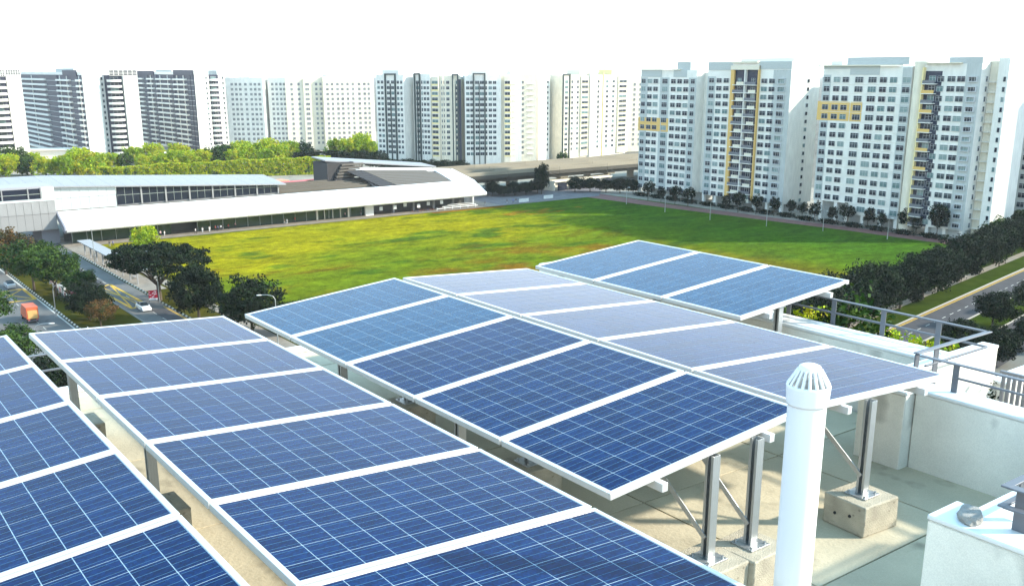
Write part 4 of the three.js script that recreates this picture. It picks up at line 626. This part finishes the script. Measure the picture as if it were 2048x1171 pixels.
  const gravel = mesh('gutter', box(1.7, 140, 8.2, 8.62, -10.2, -7.05), mat([0.16, 0.15, 0.13], 0.95, { map: withRep(stainTex, 0.3) }), o);
  // part that bridges the road
  for (let k = 0; k < 13; k++) { mesh('wall_panel', box(-25 + k * 2, -25 + k * 2 + 1.93, 8.6, 12, -6.4, -6), M.panelGrey, o); mesh('wall_panel', box(-25 + k * 2, -25 + k * 2 + 1.95, 4.2, 8.53, -6.5, -6.1), mat([0.22, 0.22, 0.22], 0.7), o); }
  mesh('bridge_body', box(-25, 1, 4.0, 16, -24, -6.6), mat([0.3, 0.3, 0.32], 0.8), o); mesh('window_sill', box(-25, 0.6, 12.05, 12.6, -6.6, -5.9), mat([0.5, 0.55, 0.54], 0.6), o);
  for (const [x0, x1] of [[-25, -17.5], [-17.2, -12], [-11.7, -5.6], [-5.3, -2.4]]) { mesh('window', box(x0, x1, 12.7, 15.4, -6.58, -6.4), M.darkGlass, o); mesh('window_post', box(x1, x1 + 0.3, 12.6, 15.6, -6.6, -6.1), M.panelGrey, o); mesh('window_rail', box(x0, x1, 13.9, 14.05, -6.4, -6.3), mull, o); }
  mesh('window_reveal', box(-2, 1.1, 12.05, 15.6, -6.6, -6.2), mat([0.7, 0.74, 0.74], 0.35), o); mesh('bridge_pier', box(-3, 1.5, 0, 4, -20, -7.5), mat([0.16, 0.16, 0.18], 0.8), o); mesh('bridge_pier', box(-16, -13.5, 0, 4, -20, -7.5), mat([0.16, 0.16, 0.18], 0.8), o);
  // louvred roof at the right end
  const lg = mat([0.1, 0.088, 0.074], 0.75), lgd = mat([0.03, 0.028, 0.03], 0.8), R = (f) => [105 + f * 0, 0];
  const plane = (x, z) => 8.75 + (-7 - z) * (0.40 - Math.max(0, x - 104) * 0.0055);
  const quad = (name, m, pts, th = 0.25) => { const P = pts.map(([x, z]) => V(x, plane(x, z), z)), g = new THREE.BufferGeometry(); const v = []; const up = P.map((p) => p.clone()), dn = P.map((p) => p.clone().add(V(0, -th, 0))); const f = (a, b, c) => v.push(...a.toArray(), ...b.toArray(), ...c.toArray()); const k = P.length; for (let i = 1; i + 1 < k; i++) { f(up[0], up[i], up[i + 1]); f(dn[0], dn[i + 1], dn[i]); } for (let i = 0; i < k; i++) { const j = (i + 1) % k; f(up[i], dn[i], dn[j]); f(up[i], dn[j], up[j]); } g.setAttribute('position', new THREE.Float32BufferAttribute(v, 3)); g.computeVertexNormals(); const n = g.attributes.position.count; g.setAttribute('uv', new THREE.Float32BufferAttribute(new Float32Array(n * 2), 2)); return mesh(name, g, m, o); };
  for (let k = 0; k < 9; k++) { const z0 = -7.6 - k * 1.25, z1 = z0 - 0.9, xr = 131 - (k > 6 ? (k - 6) * 1.6 : 0); quad('louvre', lg, [[109 - k * 0.75, z0], [xr, z0], [xr, z1], [108.3 - k * 0.75, z1]]).rotation.set(0, 0, 0); }
  quad('louvre_bed', lgd, [[101, -7.3], [133, -7.3], [133, -19.4], [99, -19.4]], 0.5).position.y = -0.35;
  for (let k = 0; k < 8; k++) quad('dark_louvre', lgd, [[102.5 - k * 0.8, -7.6 - k * 1.4], [108.3 - k * 0.8, -7.6 - k * 1.4], [107.6 - k * 0.8, -8.8 - k * 1.4], [101.9 - k * 0.8, -8.8 - k * 1.4]], 0.3).position.y = 0.05;
  quad('white_frame', stationWhite, [[131.5, -7.02], [140.4, -7.02], [139, -21], [131.5, -21]], 0.6); quad('white_frame', stationWhite, [[101, -18.7], [131.5, -18.7], [131.5, -21], [97, -21]], 0.7).position.y = 0.12;
  mesh('end_wall', sec([[-21, 0.1], [-21, plane(140, -21)], [-7, 8.7], [0.7, 5.1], [0.9, 4.2], [-1.6, 4.1], [-7, 4.3], [-7, 0.1]], 139.9, 140.5), stationWhite, o);
  mesh('upper_roof', (() => { const g = box(90, 134, 0, 0.4, -32, -21.5), p = g.attributes.position; for (let i = 0; i < p.count; i++) p.setY(i, p.getY(i) + 17.3 - (p.getX(i) - 90) * 0.1 - (p.getZ(i) < -25 ? 0 : 0.6)); g.computeVertexNormals(); return g; })(), M.roofGrey, o);
  for (let k = 0; k < 7; k++) mesh('side_louvre', box(91.5 + k * 0.6, 99 + k * 1.2 - k * 0.5, 9.4 + k * 0.95, 10 + k * 0.95, -19.5 - k * 0.15, -18.6 - k * 0.15), k < 2 ? lgd : lg, o); mesh('side_wall', box(90, 100, 7, 16.2, -31, -20.4), lgd, o);
  // station tracks and parapets between the two roofs
  for (let k = 0; k < 5; k++) mesh('track_parapet', box(68.5, 104, 8.6 + k * 0.32, 9.4 + k * 0.32, -11.5 - k * 2.4, -10.9 - k * 2.4), mat([0.14, 0.125, 0.105], 0.9, { map: withRep(stainTex, 0.3) }), o); mesh('track_bed', box(68.5, 104, 7.5, 8.4, -24, -10.3), M.dark, o);
}
// ---------- viaduct ----------
{
  const o = thing('railway_viaduct', 'concrete railway viaduct leading right from the station', 'viaduct', site(200.6, 305), TH + 0.02); const vm = mat([0.3, 0.275, 0.225], 0.95, { map: withRep(stainTex, 0.15) }), vd = mat([0.08, 0.075, 0.065], 0.95, { map: withRep(stainTex, 0.15) });
  for (let k = 0; k < 6; k++) { const x0 = k * 26; mesh('deck', box(x0, x0 + 25.9, 6.6, 8, -9, 0), vd, o); mesh('box_girder', box(x0, x0 + 25.85, 5.2, 6.6, -7.5, -1.5), vd, o); mesh('deck_parapet', box(x0, x0 + 25.9, 8, 9.4, -0.3, 0), vm, o); mesh('deck_parapet', box(x0, x0 + 25.9, 8, 9.4, -9.3, -9), vm, o); mesh('deck', box(x0, x0 + 25.9, 7, 8.4, -22, -12), vd, o); mesh('deck_parapet', box(x0, x0 + 25.9, 8.4, 9.9, -12.3, -12), vm, o); mesh('deck_parapet', box(x0, x0 + 25.9, 8.4, 9.9, -22.3, -22), vm, o); mesh('walkway', box(x0, x0 + 25.8, 8.01, 8.3, -8.9, -6.4), vm, o);
    for (const z of [-4.5, -17]) mesh('pier', merge([rbox(x0 + 3, x0 + 5.4, 0, 4.6, z - 1.1, z + 1.1, 0.2), rbox(x0 + 2.2, x0 + 6.2, 4.4, 5.25, z - 2.6, z + 2.6, 0.1)]), vm, o); for (const z of [-3, -5.8, -15, -18.5]) mesh('rail', box(x0, x0 + 26, 8.02, 8.2, z - 0.08, z + 0.08), M.rail, o); }
}
solo('shop_row', 'cream shop fronts with dark doors under the viaduct', 'shop', merge([box(0, 34, 0, 4, -6, -1.2), box(0, 34, 3.4, 3.9, -1.2, 0.4), ...[0, 6.6, 13.2, 20, 26.6, 33].map((x) => box(x, x + 0.7, 0, 3.5, -1.2, 0))]), wall_.cream, V(16.68, 0, -392.45), TH + 0.1);
for (let k = 0; k < 5; k++) solo('shop_door', `dark glazed opening in the viaduct shop row, ${rw[k]} from the left`, 'doorway', box(-2.6, 2.6, 0.2, 3.1, -0.06, 0), M.darkGlass, (() => { const p = V(16.68, 0, -392.45); return p.add(V(3.6 + k * 6.6, 0, 1.1).applyAxisAngle(V(0, 1, 0), TH + 0.1)); })(), TH + 0.1, 'shop doors under the viaduct');
// low red-orange roofs behind the station
const redRoof = [mat([0.5, 0.13, 0.06], 0.7), mat([0.55, 0.24, 0.14], 0.7), mat([0.45, 0.08, 0.08], 0.7)];
[[-110.26, -382.58], [-94.19, -376.26], [-80.85, -376.26], [-70.53, -382.58]].forEach(([x, z], i) => { const o = thing('shelter', `low red roofed shelter behind the station, ${rw[i]} from the left`, 'shelter', V(x, 0, z), TH + 0.1, 'red shelters'); mesh('roof', box(-9, 9, 5.3, 5.7, -3, 3), redRoof[i % 3], o); for (const x0 of [-8, 0, 8]) mesh('post', box(x0 - 0.15, x0 + 0.15, 0, 5.3, -0.15, 0.15), M.rail, o); });

// ---------- covered walkway ----------
{
  const o = thing('covered_walkway', 'grey roofed covered walkway beside the road kerb', 'walkway', site(63, 222), TH);
  for (let k = 0; k < 9; k++) { mesh('roof_panel', rbox(-1.6, 1.7, 3.05, 3.3, -k * 5.6 - 5.55, -k * 5.6, 0.04), M.roofGrey, o); mesh('column', box(-1.2, -0.9, 0, 3.05, -k * 5.6 - 0.6, -k * 5.6 - 0.3), M.panelGrey, o); if (k % 2) mesh('bench', box(0.2, 0.7, 0.4, 0.48, -k * 5.6 - 3.6, -k * 5.6 - 1.4), M.panelGrey, o); }
}
// ---------- street lamps ----------
function lamp(label, p, h, armX, armZ, head = 1) {
  const o = thing('street_lamp', label, 'street lamp', p, 0, 'street lamps'), d = V(armX, 0, armZ);
  mesh('pole', rod(V(0, 0, 0), V(0, h, 0), 0.12, 0.07, 10), M.galv, o);
  if (head) { mesh('arm', tube([V(0, h - 0.05, 0), V(0, h + 0.5, 0).addScaledVector(d, 0.12), V(0, h + 0.8, 0).addScaledVector(d, 0.45), V(0, h + 0.85, 0).addScaledVector(d, 1)], 0.05), M.galv, o); const l = mesh('lamp_head', new THREE.SphereGeometry(0.5, 12, 8).scale(1, 0.18, 0.35), M.white, o); l.position.set(d.x, h + 0.82, d.z); l.rotation.y = Math.atan2(-d.z, d.x); } return o;
}
lamp('tall grey street lamp in front of the station eaves', V(-103.01, 0, -239.3), 9, -2.2, 0.3); lamp('street lamp whose pole stands by the spreading rain tree', V(-72.44, 0, -196.96), 10, -2.6, 0.6); lamp('street lamp with its head over the dense dark tree', V(-40.72, 0, -164.85), 8.2, -2.6, 0.5); lamp('street lamp leaning into view left of the solar panels', V(-75.68, 0, -150.56), 6.6, 2.6, -0.6); lamp('street lamp on the road median by the yellow box', V(-88.38, 0, -185.04), 5.5, 1.6, 0.2);
[[63.35, -313.65], [78.28, -301.03], [92.67, -291.23], [106.56, -276.77], [41.04, -352.88], [51.73, -332.15]].forEach(([x, z], i) => lamp(`thin path lamp beside the running path, ${['third', 'fourth', 'fifth', 'sixth', 'first', 'second'][i]} from the left`, V(x, 0, z), 5.2, 0.7, 0.5)); lamp('white lamp standing behind the station by the red shelters', V(-84.44, 0, -450.29), 9, -2, 0);

// ---------- vehicles ----------
const tyre = mat([0.02, 0.02, 0.02], 0.9), rim = mat([0.5, 0.5, 0.52], 0.35, { metalness: 0.8 });
function wheel(o, x, z, r = 0.32, w = 0.22) { const k = mesh('wheel', new THREE.CylinderGeometry(r, r, w, 20).rotateX(Math.PI / 2), tyre, o); k.position.set(x, r, z); const d = mesh('rim', new THREE.CylinderGeometry(r * 0.6, r * 0.6, w + 0.02, 16).rotateX(Math.PI / 2), rim, k); return k; }
const prof = (pts, depth, bevel) => { const s = new THREE.Shape(); s.moveTo(...pts[0]); s.splineThru(pts.slice(1).map((p) => new THREE.Vector2(...p))); const g = new THREE.ExtrudeGeometry(s, { depth: depth - 2 * bevel, bevelEnabled: true, bevelThickness: bevel, bevelSize: bevel * 0.8, bevelSegments: 3, curveSegments: 20 }); g.translate(0, 0, -depth / 2 + bevel); return g; };
function car(label, p, turn, color) {
  const o = thing('car', label, 'car', p, turn, 'cars on the road'), paintM = new THREE.MeshPhysicalMaterial({ color: C(...color), roughness: 0.4, metalness: 0.1, clearcoat: 1, clearcoatRoughness: 0.05 });
  mesh('body', prof([[-2.2, 0.28], [-2.26, 0.6], [-2.1, 0.92], [-1.5, 0.98], [0.9, 0.95], [1.9, 0.82], [2.25, 0.62], [2.25, 0.3], [1.2, 0.24], [-1.4, 0.24], [-2.2, 0.28]], 1.76, 0.12), paintM, o);
  mesh('cabin', prof([[-1.75, 0.9], [-1.2, 1.3], [-0.5, 1.43], [0.25, 1.38], [1.1, 0.9], [-0.4, 0.86], [-1.75, 0.9]], 1.5, 0.14), M.glass, o); mesh('roof', rbox(-1.05, 0.15, 1.39, 1.46, -0.6, 0.6, 0.03), paintM, o);
  for (const z of [-0.72, 0.72]) { mesh('pillar', bar(V(-0.42, 0.93, z), V(-0.42, 1.4, z * 0.86), 0.09, 0.05), paintM, o); mesh('pillar', bar(V(1.02, 0.93, z), V(0.2, 1.4, z * 0.86), 0.06, 0.05), paintM, o); mesh('pillar', bar(V(-1.68, 0.93, z), V(-1.02, 1.4, z * 0.86), 0.12, 0.05), paintM, o); mesh('headlight', rbox(2.08, 2.24, 0.6, 0.74, z - 0.16, z + 0.1, 0.03), M.alu, o); mesh('tail_light', rbox(-2.27, -2.12, 0.66, 0.86, z - 0.16, z + 0.1, 0.03), redRoof[2], o); mesh('mirror', rbox(0.75, 0.92, 0.95, 1.08, z * 1.25 - 0.08, z * 1.25 + 0.08, 0.02), paintM, o); }
  mesh('bumper', rbox(2.12, 2.3, 0.3, 0.52, -0.8, 0.8, 0.05), M.black, o); mesh('number_plate', box(2.3, 2.31, 0.4, 0.5, -0.25, 0.25), M.white, o); for (const x of [-1.35, 1.4]) for (const z of [-0.8, 0.8]) wheel(o, x, z); return o;
}
car('white saloon car driving towards us beside the yellow box', V(-73.67, 0, -191.25), TH - Math.PI / 2, [0.8, 0.8, 0.8]); car('silver car at the left frame edge near the road box', V(-110.92, 0, -212.48), TH - Math.PI / 2 + Math.PI, [0.5, 0.51, 0.53]); car('pale car half hidden behind the median trees', V(-97.76, 0, -210.42), TH - Math.PI / 2, [0.66, 0.68, 0.7]); car('dark red car behind the median trees', V(-93.86, 0, -205.42), TH - Math.PI / 2, [0.3, 0.03, 0.05]);
{
  const o = thing('box_truck', 'orange box truck with a tan rear door on the left road', 'truck', V(-92.3, 0, -182.66), TH + Math.PI / 2), om = mat([0.52, 0.1, 0.035], 0.5), tan = mat([0.5, 0.3, 0.1], 0.6);
  mesh('cargo_box', rbox(-2.9, 1.3, 0.85, 3.05, -1.05, 1.05, 0.05), om, o); mesh('rear_door', rbox(-2.96, -2.9, 0.9, 2.5, -0.85, 0.85, 0.02), tan, o); mesh('roof_cap', rbox(-2.92, 1.32, 3.05, 3.12, -1.07, 1.07, 0.02), om, o); mesh('chassis', box(-2.8, 2.9, 0.5, 0.85, -0.7, 0.7), M.black, o);
  mesh('cab', prof([[1.4, 0.5], [1.4, 2.1], [1.7, 2.3], [2.6, 2.2], [3.15, 1.4], [3.2, 0.5], [1.4, 0.5]], 1.9, 0.1), om, o); mesh('windscreen', bar(V(2.74, 2.05, 0), V(3.14, 1.42, 0), 0.06, 1.5), M.glass, o); for (const z of [-0.7, 0.7]) mesh('tail_light', rbox(-2.99, -2.9, 0.6, 0.8, z - 0.15, z + 0.15, 0.02), redRoof[2], o); mesh('bumper', box(-2.98, -2.86, 0.45, 0.6, -0.95, 0.95), M.rail, o); for (const x of [-1.7, 2.3]) for (const z of [-0.9, 0.9]) wheel(o, x, z, 0.42, 0.28);
}
// red banner board by the rain tree
{
  const o = thing('banner', 'red and white banner board on the verge by the lamp post', 'banner', V(-73.68, 0, -196.96), 0.3); const cv = document.createElement('canvas'); cv.width = 128; cv.height = 128; const x = cv.getContext('2d'); x.fillStyle = '#c21f38'; x.fillRect(0, 0, 128, 128); x.fillStyle = '#f2d9d9'; for (let k = 0; k < 22; k++) x.fillRect(rnd() * 110, 10 + rnd() * 88, 6 + rnd() * 20, 4 + rnd() * 9); x.fillStyle = '#d8d8d8'; x.fillRect(0, 104, 128, 24);
  const t = new THREE.CanvasTexture(cv); t.colorSpace = THREE.SRGBColorSpace; mesh('board', new THREE.BoxGeometry(1.7, 2, 0.05).translate(0, 1.7, 0), mat(0xffffff, 0.7, { map: t }), o); for (const s of [-0.8, 0.8]) mesh('post', box(s - 0.04, s + 0.04, 0, 2.7, -0.08, -0.03), M.rail, o);
}
// hoarding boards on the median
[[-102.6, -214.59], [-99.73, -210.42], [-96.53, -205.42], [-93.58, -201.11], [-91.53, -198.33]].forEach(([x, z], i) => { const o = thing('barrier_board', `white and red barrier board on the median, ${rw[i]} from the far end`, 'barrier', V(x, 0, z), TH + Math.PI / 2, 'median barriers'); mesh('board', box(-1.6, 1.6, 0.5, 1.5, -0.04, 0.04), M.white, o); for (const s of [-0.9, 0.2]) mesh('red_patch', box(s, s + 0.6, 0.52, 1.48, -0.05, 0.05), redRoof[2], o); for (const s of [-1.4, 1.4]) mesh('foot', box(s - 0.06, s + 0.06, 0, 0.5, -0.25, 0.25), M.rail, o); });
for (const [k, [x, z]] of [[-74.7, -167.48], [-73.72, -166.81]].entries()) solo('marker_post', `slim white marker post on the median, ${k ? 'right' : 'left'} one`, 'post', rod(V(0, 0, 0), V(0, 2.6, 0), 0.09, 0.09, 8), M.white, V(x, 0, z), 0, 'marker posts');
// hedge strip at the feet of the flats
{
  const g = crown({ rx: 4, ry: 0.9, rz: 1.3, y: 0.7, clumps: 60, leaves: 20, leaf: 0.4, tone: 'dark', clumpR: 0.3, shell: 0 });
  for (let k = 0; k < 15; k++) { const b = 272 - k * 8.6; const o = thing('shrub_bed', `dark low shrub bed along the flats, ${ordinal(k)} counted from the far end`, 'shrubs', site(b > 200 ? 264 + rr(-0.6, 0.6) : 262.5 + rr(-0.6, 0.6), b), TH + Math.PI / 2, 'shrub beds along the flats'); mesh('foliage', g, leafMat, o); }
}
// signs and bicycles under the eaves at the right end, white ramp rails
[[754, 420], [760, 421], [772, 424], [780, 419], [792, 421], [746, 417]].forEach(([px], i) => { const x = 92 + i * 3.4, p = site(60 + 100 + i * 4.6, 286.4 - (i % 2) * 1.2); const o = thing('hanging_sign', `small square white sign under the station eaves, ${rw[i]} from the left`, 'sign', V(p.x, 0, p.z), TH, 'white signs under the eaves'); mesh('board', box(-0.6, 0.6, 1.5 + (i % 3) * 0.3, 2.7 + (i % 3) * 0.3, -0.05, 0.05), M.white, o); mesh('hanger', box(-0.03, 0.03, 2.7 + (i % 3) * 0.3, 4.6, -0.03, 0.03), M.rail, o); });
{
  const frameG = merge([rod(V(-0.5, 0.33, 0), V(-0.15, 0.85, 0), 0.025), rod(V(-0.15, 0.85, 0), V(0.4, 0.8, 0), 0.025), rod(V(0.4, 0.8, 0), V(0, 0.33, 0), 0.025), rod(V(-0.5, 0.33, 0), V(0, 0.33, 0), 0.025), rod(V(0.4, 0.9, 0), V(0.55, 0.33, 0), 0.025)]), wg = new THREE.TorusGeometry(0.32, 0.03, 5, 16); let first; const cols = [[0.3, 0.03, 0.03], [0.03, 0.03, 0.035], [0.1, 0.1, 0.3], [0.4, 0.1, 0.06]].map((c) => mat(c, 0.5));
  for (let k = 0; k < 26; k++) { const p = site(171 + k * 1.02, 284.6 + rr(-0.2, 0.2)); const o = thing('bicycle', `parked bicycle in the row by the field, ${ordinal(k)} from the left`, 'bicycle', p, TH + Math.PI / 2 + rr(-0.25, 0.25), 'parked bicycles'); mesh('frame', frameG, cols[k % 4], o); for (const x of [-0.5, 0.55]) mesh('wheel', wg, tyre, o).position.set(x, 0.33, 0); mesh('saddle', rbox(-0.28, -0.05, 0.9, 0.95, -0.06, 0.06, 0.02), M.black, o); mesh('handlebar', rod(V(0.42, 1, -0.26), V(0.42, 1, 0.26), 0.02), M.black, o); }
}
{ const o = thing('ramp_railing', 'white low ramp railing at the end of the station', 'railing', site(180, 283.6, 0.1), TH); for (let k = 0; k < 3; k++) mesh('rail', box(k * 3, 17, 0.5 + k * 0.35, 0.7 + k * 0.35, -k * 1.2 - 0.1, -k * 1.2 + 0.1), M.white, o); for (let k = 0; k < 6; k++) mesh('post', box(k * 3.2, k * 3.2 + 0.12, 0, 1, -0.06, 0.06), M.white, o); }
[[4.35, -357.05], [13.59, -367.15]].forEach(([x, z], i) => { const o = thing('notice_board', `long white board at the far edge of the field, ${i ? 'right' : 'left'} one`, 'board', V(x, 0, z), TH, 'white boards by the plaza'); mesh('board', box(-2.2, 2.2, 0.25, 1.5, -0.05, 0.05), M.white, o); for (const s of [-1.9, 1.9]) mesh('foot', box(s - 0.05, s + 0.05, 0, 0.25, -0.3, 0.3), M.rail, o); });

// ---------- people ----------
function bodyGeo(walk) {
  const N = 44, mc = new MarchingCubes(N, new THREE.MeshBasicMaterial(), false, false, 60000); mc.isolation = 0;
  const J = walk ? { lh: [0.09, 0.9, 0], lk: [0.1, 0.5, 0.16], lf: [0.1, 0.06, 0.28], lt: [0.1, 0.04, 0.42], rh: [-0.09, 0.9, 0], rk: [-0.1, 0.48, -0.04], rf: [-0.1, 0.08, -0.3], rt: [-0.1, 0.03, -0.18], le: [0.27, 1.12, -0.1], lw: [0.28, 0.88, 0.02], re: [-0.27, 1.12, 0.06], rw: [-0.26, 0.9, 0.22] } : { lh: [0.09, 0.9, 0], lk: [0.1, 0.5, 0.02], lf: [0.1, 0.06, 0], lt: [0.11, 0.04, 0.14], rh: [-0.09, 0.9, 0], rk: [-0.1, 0.5, 0.02], rf: [-0.1, 0.06, 0], rt: [-0.11, 0.04, 0.14], le: [0.27, 1.12, -0.03], lw: [0.27, 0.86, 0.06], re: [-0.27, 1.12, -0.03], rw: [-0.22, 0.98, 0.2] };
  const B = [[[0, 0.92, 0], [0, 1.2, 0], 0.145, 0.15], [[0, 1.2, 0], [0, 1.38, 0], 0.15, 0.11], [[0, 1.38, 0], [0, 1.5, 0.01], 0.06, 0.055], [[0, 1.57, 0.02], [0, 1.66, 0.01], 0.085, 0.095], [[-0.17, 1.38, 0], [0.17, 1.38, 0], 0.065, 0.065], [J.lh, J.lk, 0.095, 0.065], [J.lk, J.lf, 0.062, 0.042], [J.lf, J.lt, 0.045, 0.038], [J.rh, J.rk, 0.095, 0.065], [J.rk, J.rf, 0.062, 0.042], [J.rf, J.rt, 0.045, 0.038], [[0.19, 1.38, 0], J.le, 0.055, 0.045], [J.le, J.lw, 0.043, 0.034], [J.lw, [J.lw[0], J.lw[1] - 0.1, J.lw[2] + 0.02], 0.036, 0.025], [[-0.19, 1.38, 0], J.re, 0.055, 0.045], [J.re, J.rw, 0.043, 0.034], [J.rw, [J.rw[0], J.rw[1] - 0.08, J.rw[2] + 0.05], 0.036, 0.025]];
  const S = 0.95, a = V(), b = V(), p = V();
  for (let z = 0; z < N; z++) for (let y = 0; y < N; y++) for (let x = 0; x < N; x++) { p.set((x - N / 2) / (N / 2) * 0.6, (y - N / 2) / (N / 2) * S + 0.9, (z - N / 2) / (N / 2) * 0.6); let d = 9; for (const [u, v, r0, r1] of B) { a.set(...u); b.set(...v); const ab = b.clone().sub(a), t = Math.max(0, Math.min(1, p.clone().sub(a).dot(ab) / ab.lengthSq())), e = p.distanceTo(a.addScaledVector(ab, t)) - (r0 + (r1 - r0) * t), k = 0.05, h = Math.max(0, Math.min(1, 0.5 + 0.5 * (d - e) / k)); d = d + (e - d) * h - k * h * (1 - h); } mc.field[x + y * N + z * N * N] = -d; }
  mc.update(); const n = mc.count, g = new THREE.BufferGeometry(), P = mc.positionArray.slice(0, n * 3); for (let i = 0; i < n; i++) { P[i * 3] *= 0.6; P[i * 3 + 1] = P[i * 3 + 1] * S + 0.9; P[i * 3 + 2] *= 0.6; } g.setAttribute('position', new THREE.BufferAttribute(P, 3)); g.computeVertexNormals(); return g;
}
{
  const bases = [bodyGeo(true), bodyGeo(false)], pm = mat(0xffffff, 0.8, { vertexColors: true });
  const dress = (g, shirt, legs) => { const q = g.clone(), p = q.attributes.position, c = new Float32Array(p.count * 3); for (let i = 0; i < p.count; i++) { const x = p.getX(i), y = p.getY(i), z = p.getZ(i); const col = y > 1.64 || (y > 1.5 && z < -0.02) ? [0.015, 0.012, 0.01] : y > 1.43 || (Math.abs(x) > 0.2 && y < 1.12 && y > 0.7) ? [0.45, 0.28, 0.19] : y > 0.93 ? shirt : y > 0.1 ? legs : [0.03, 0.03, 0.03]; c.set(col, i * 3); } q.setAttribute('color', new THREE.BufferAttribute(c, 3)); return q; };
  const W = [0.75, 0.75, 0.74], K = [0.03, 0.03, 0.035], Rd = [0.5, 0.06, 0.05], Bl = [0.08, 0.12, 0.3], Pk = [0.65, 0.4, 0.42], Gy = [0.3, 0.3, 0.32];
  const looks = [['white shirt and dark trousers', W, K], ['pink top and dark trousers', Pk, K], ['red shirt and dark trousers', Rd, K], ['black shirt and grey trousers', K, Gy], ['white shirt and white skirt', W, W], ['blue shirt and dark trousers', Bl, K]];
  const geos = looks.map(([, s, l]) => bases.map((b) => dress(b, s, l)));
  const spots = [[-92.57, -285.64, 0, 0], [-91.08, -287.48, 4, 1], [-89.57, -289.34, 4, 0], [-88.35, -291.23, 2, 0], [-86.98, -292.18, 0, 1], [-85.27, -294.1, 2, 1], [-83.96, -297.03, 1, 1], [-101.25, -281.14, 1, 1], [-100.1, -281.14, 4, 1], [-70.66, -304.09, 3, 0], [-70.11, -305.12, 4, 0], [-109.03, -263.62, 3, 0], [-108.39, -264.4, 5, 0], [-86.65, -293.14, 3, 1], [-64.73, -312.56, 4, 0], [-54.34, -319.21, 1, 1], [-53.39, -320.35, 2, 1], [-49.64, -322.65, 3, 1], [-49, -324.97, 4, 0], [-1.79, -352.88, 3, 0], [0.36, -354.26, 5, 1], [1.44, -355.65, 3, 1], [-9.53, -347.47, 3, 0], [-68.28, -308.27, 2, 1], [-87.6, -291.23, 5, 0]];
  const place = ['by the station glazing left of the doorway', 'on the forecourt', 'at the edge of the field'];
  spots.forEach(([x, z, k, s], i) => { const o = mesh(numbered('person'), geos[k][s], pm, scene); o.position.set(x, 0.11, z); o.rotation.y = rr(0, 6.28); tag(o, `person in ${looks[k][0]} ${s ? 'standing' : 'walking'} before the station, ${fromLeft(spots, i)} from the left`, 'person', 'people by the station'); });
}
renderer.render(scene, camera);
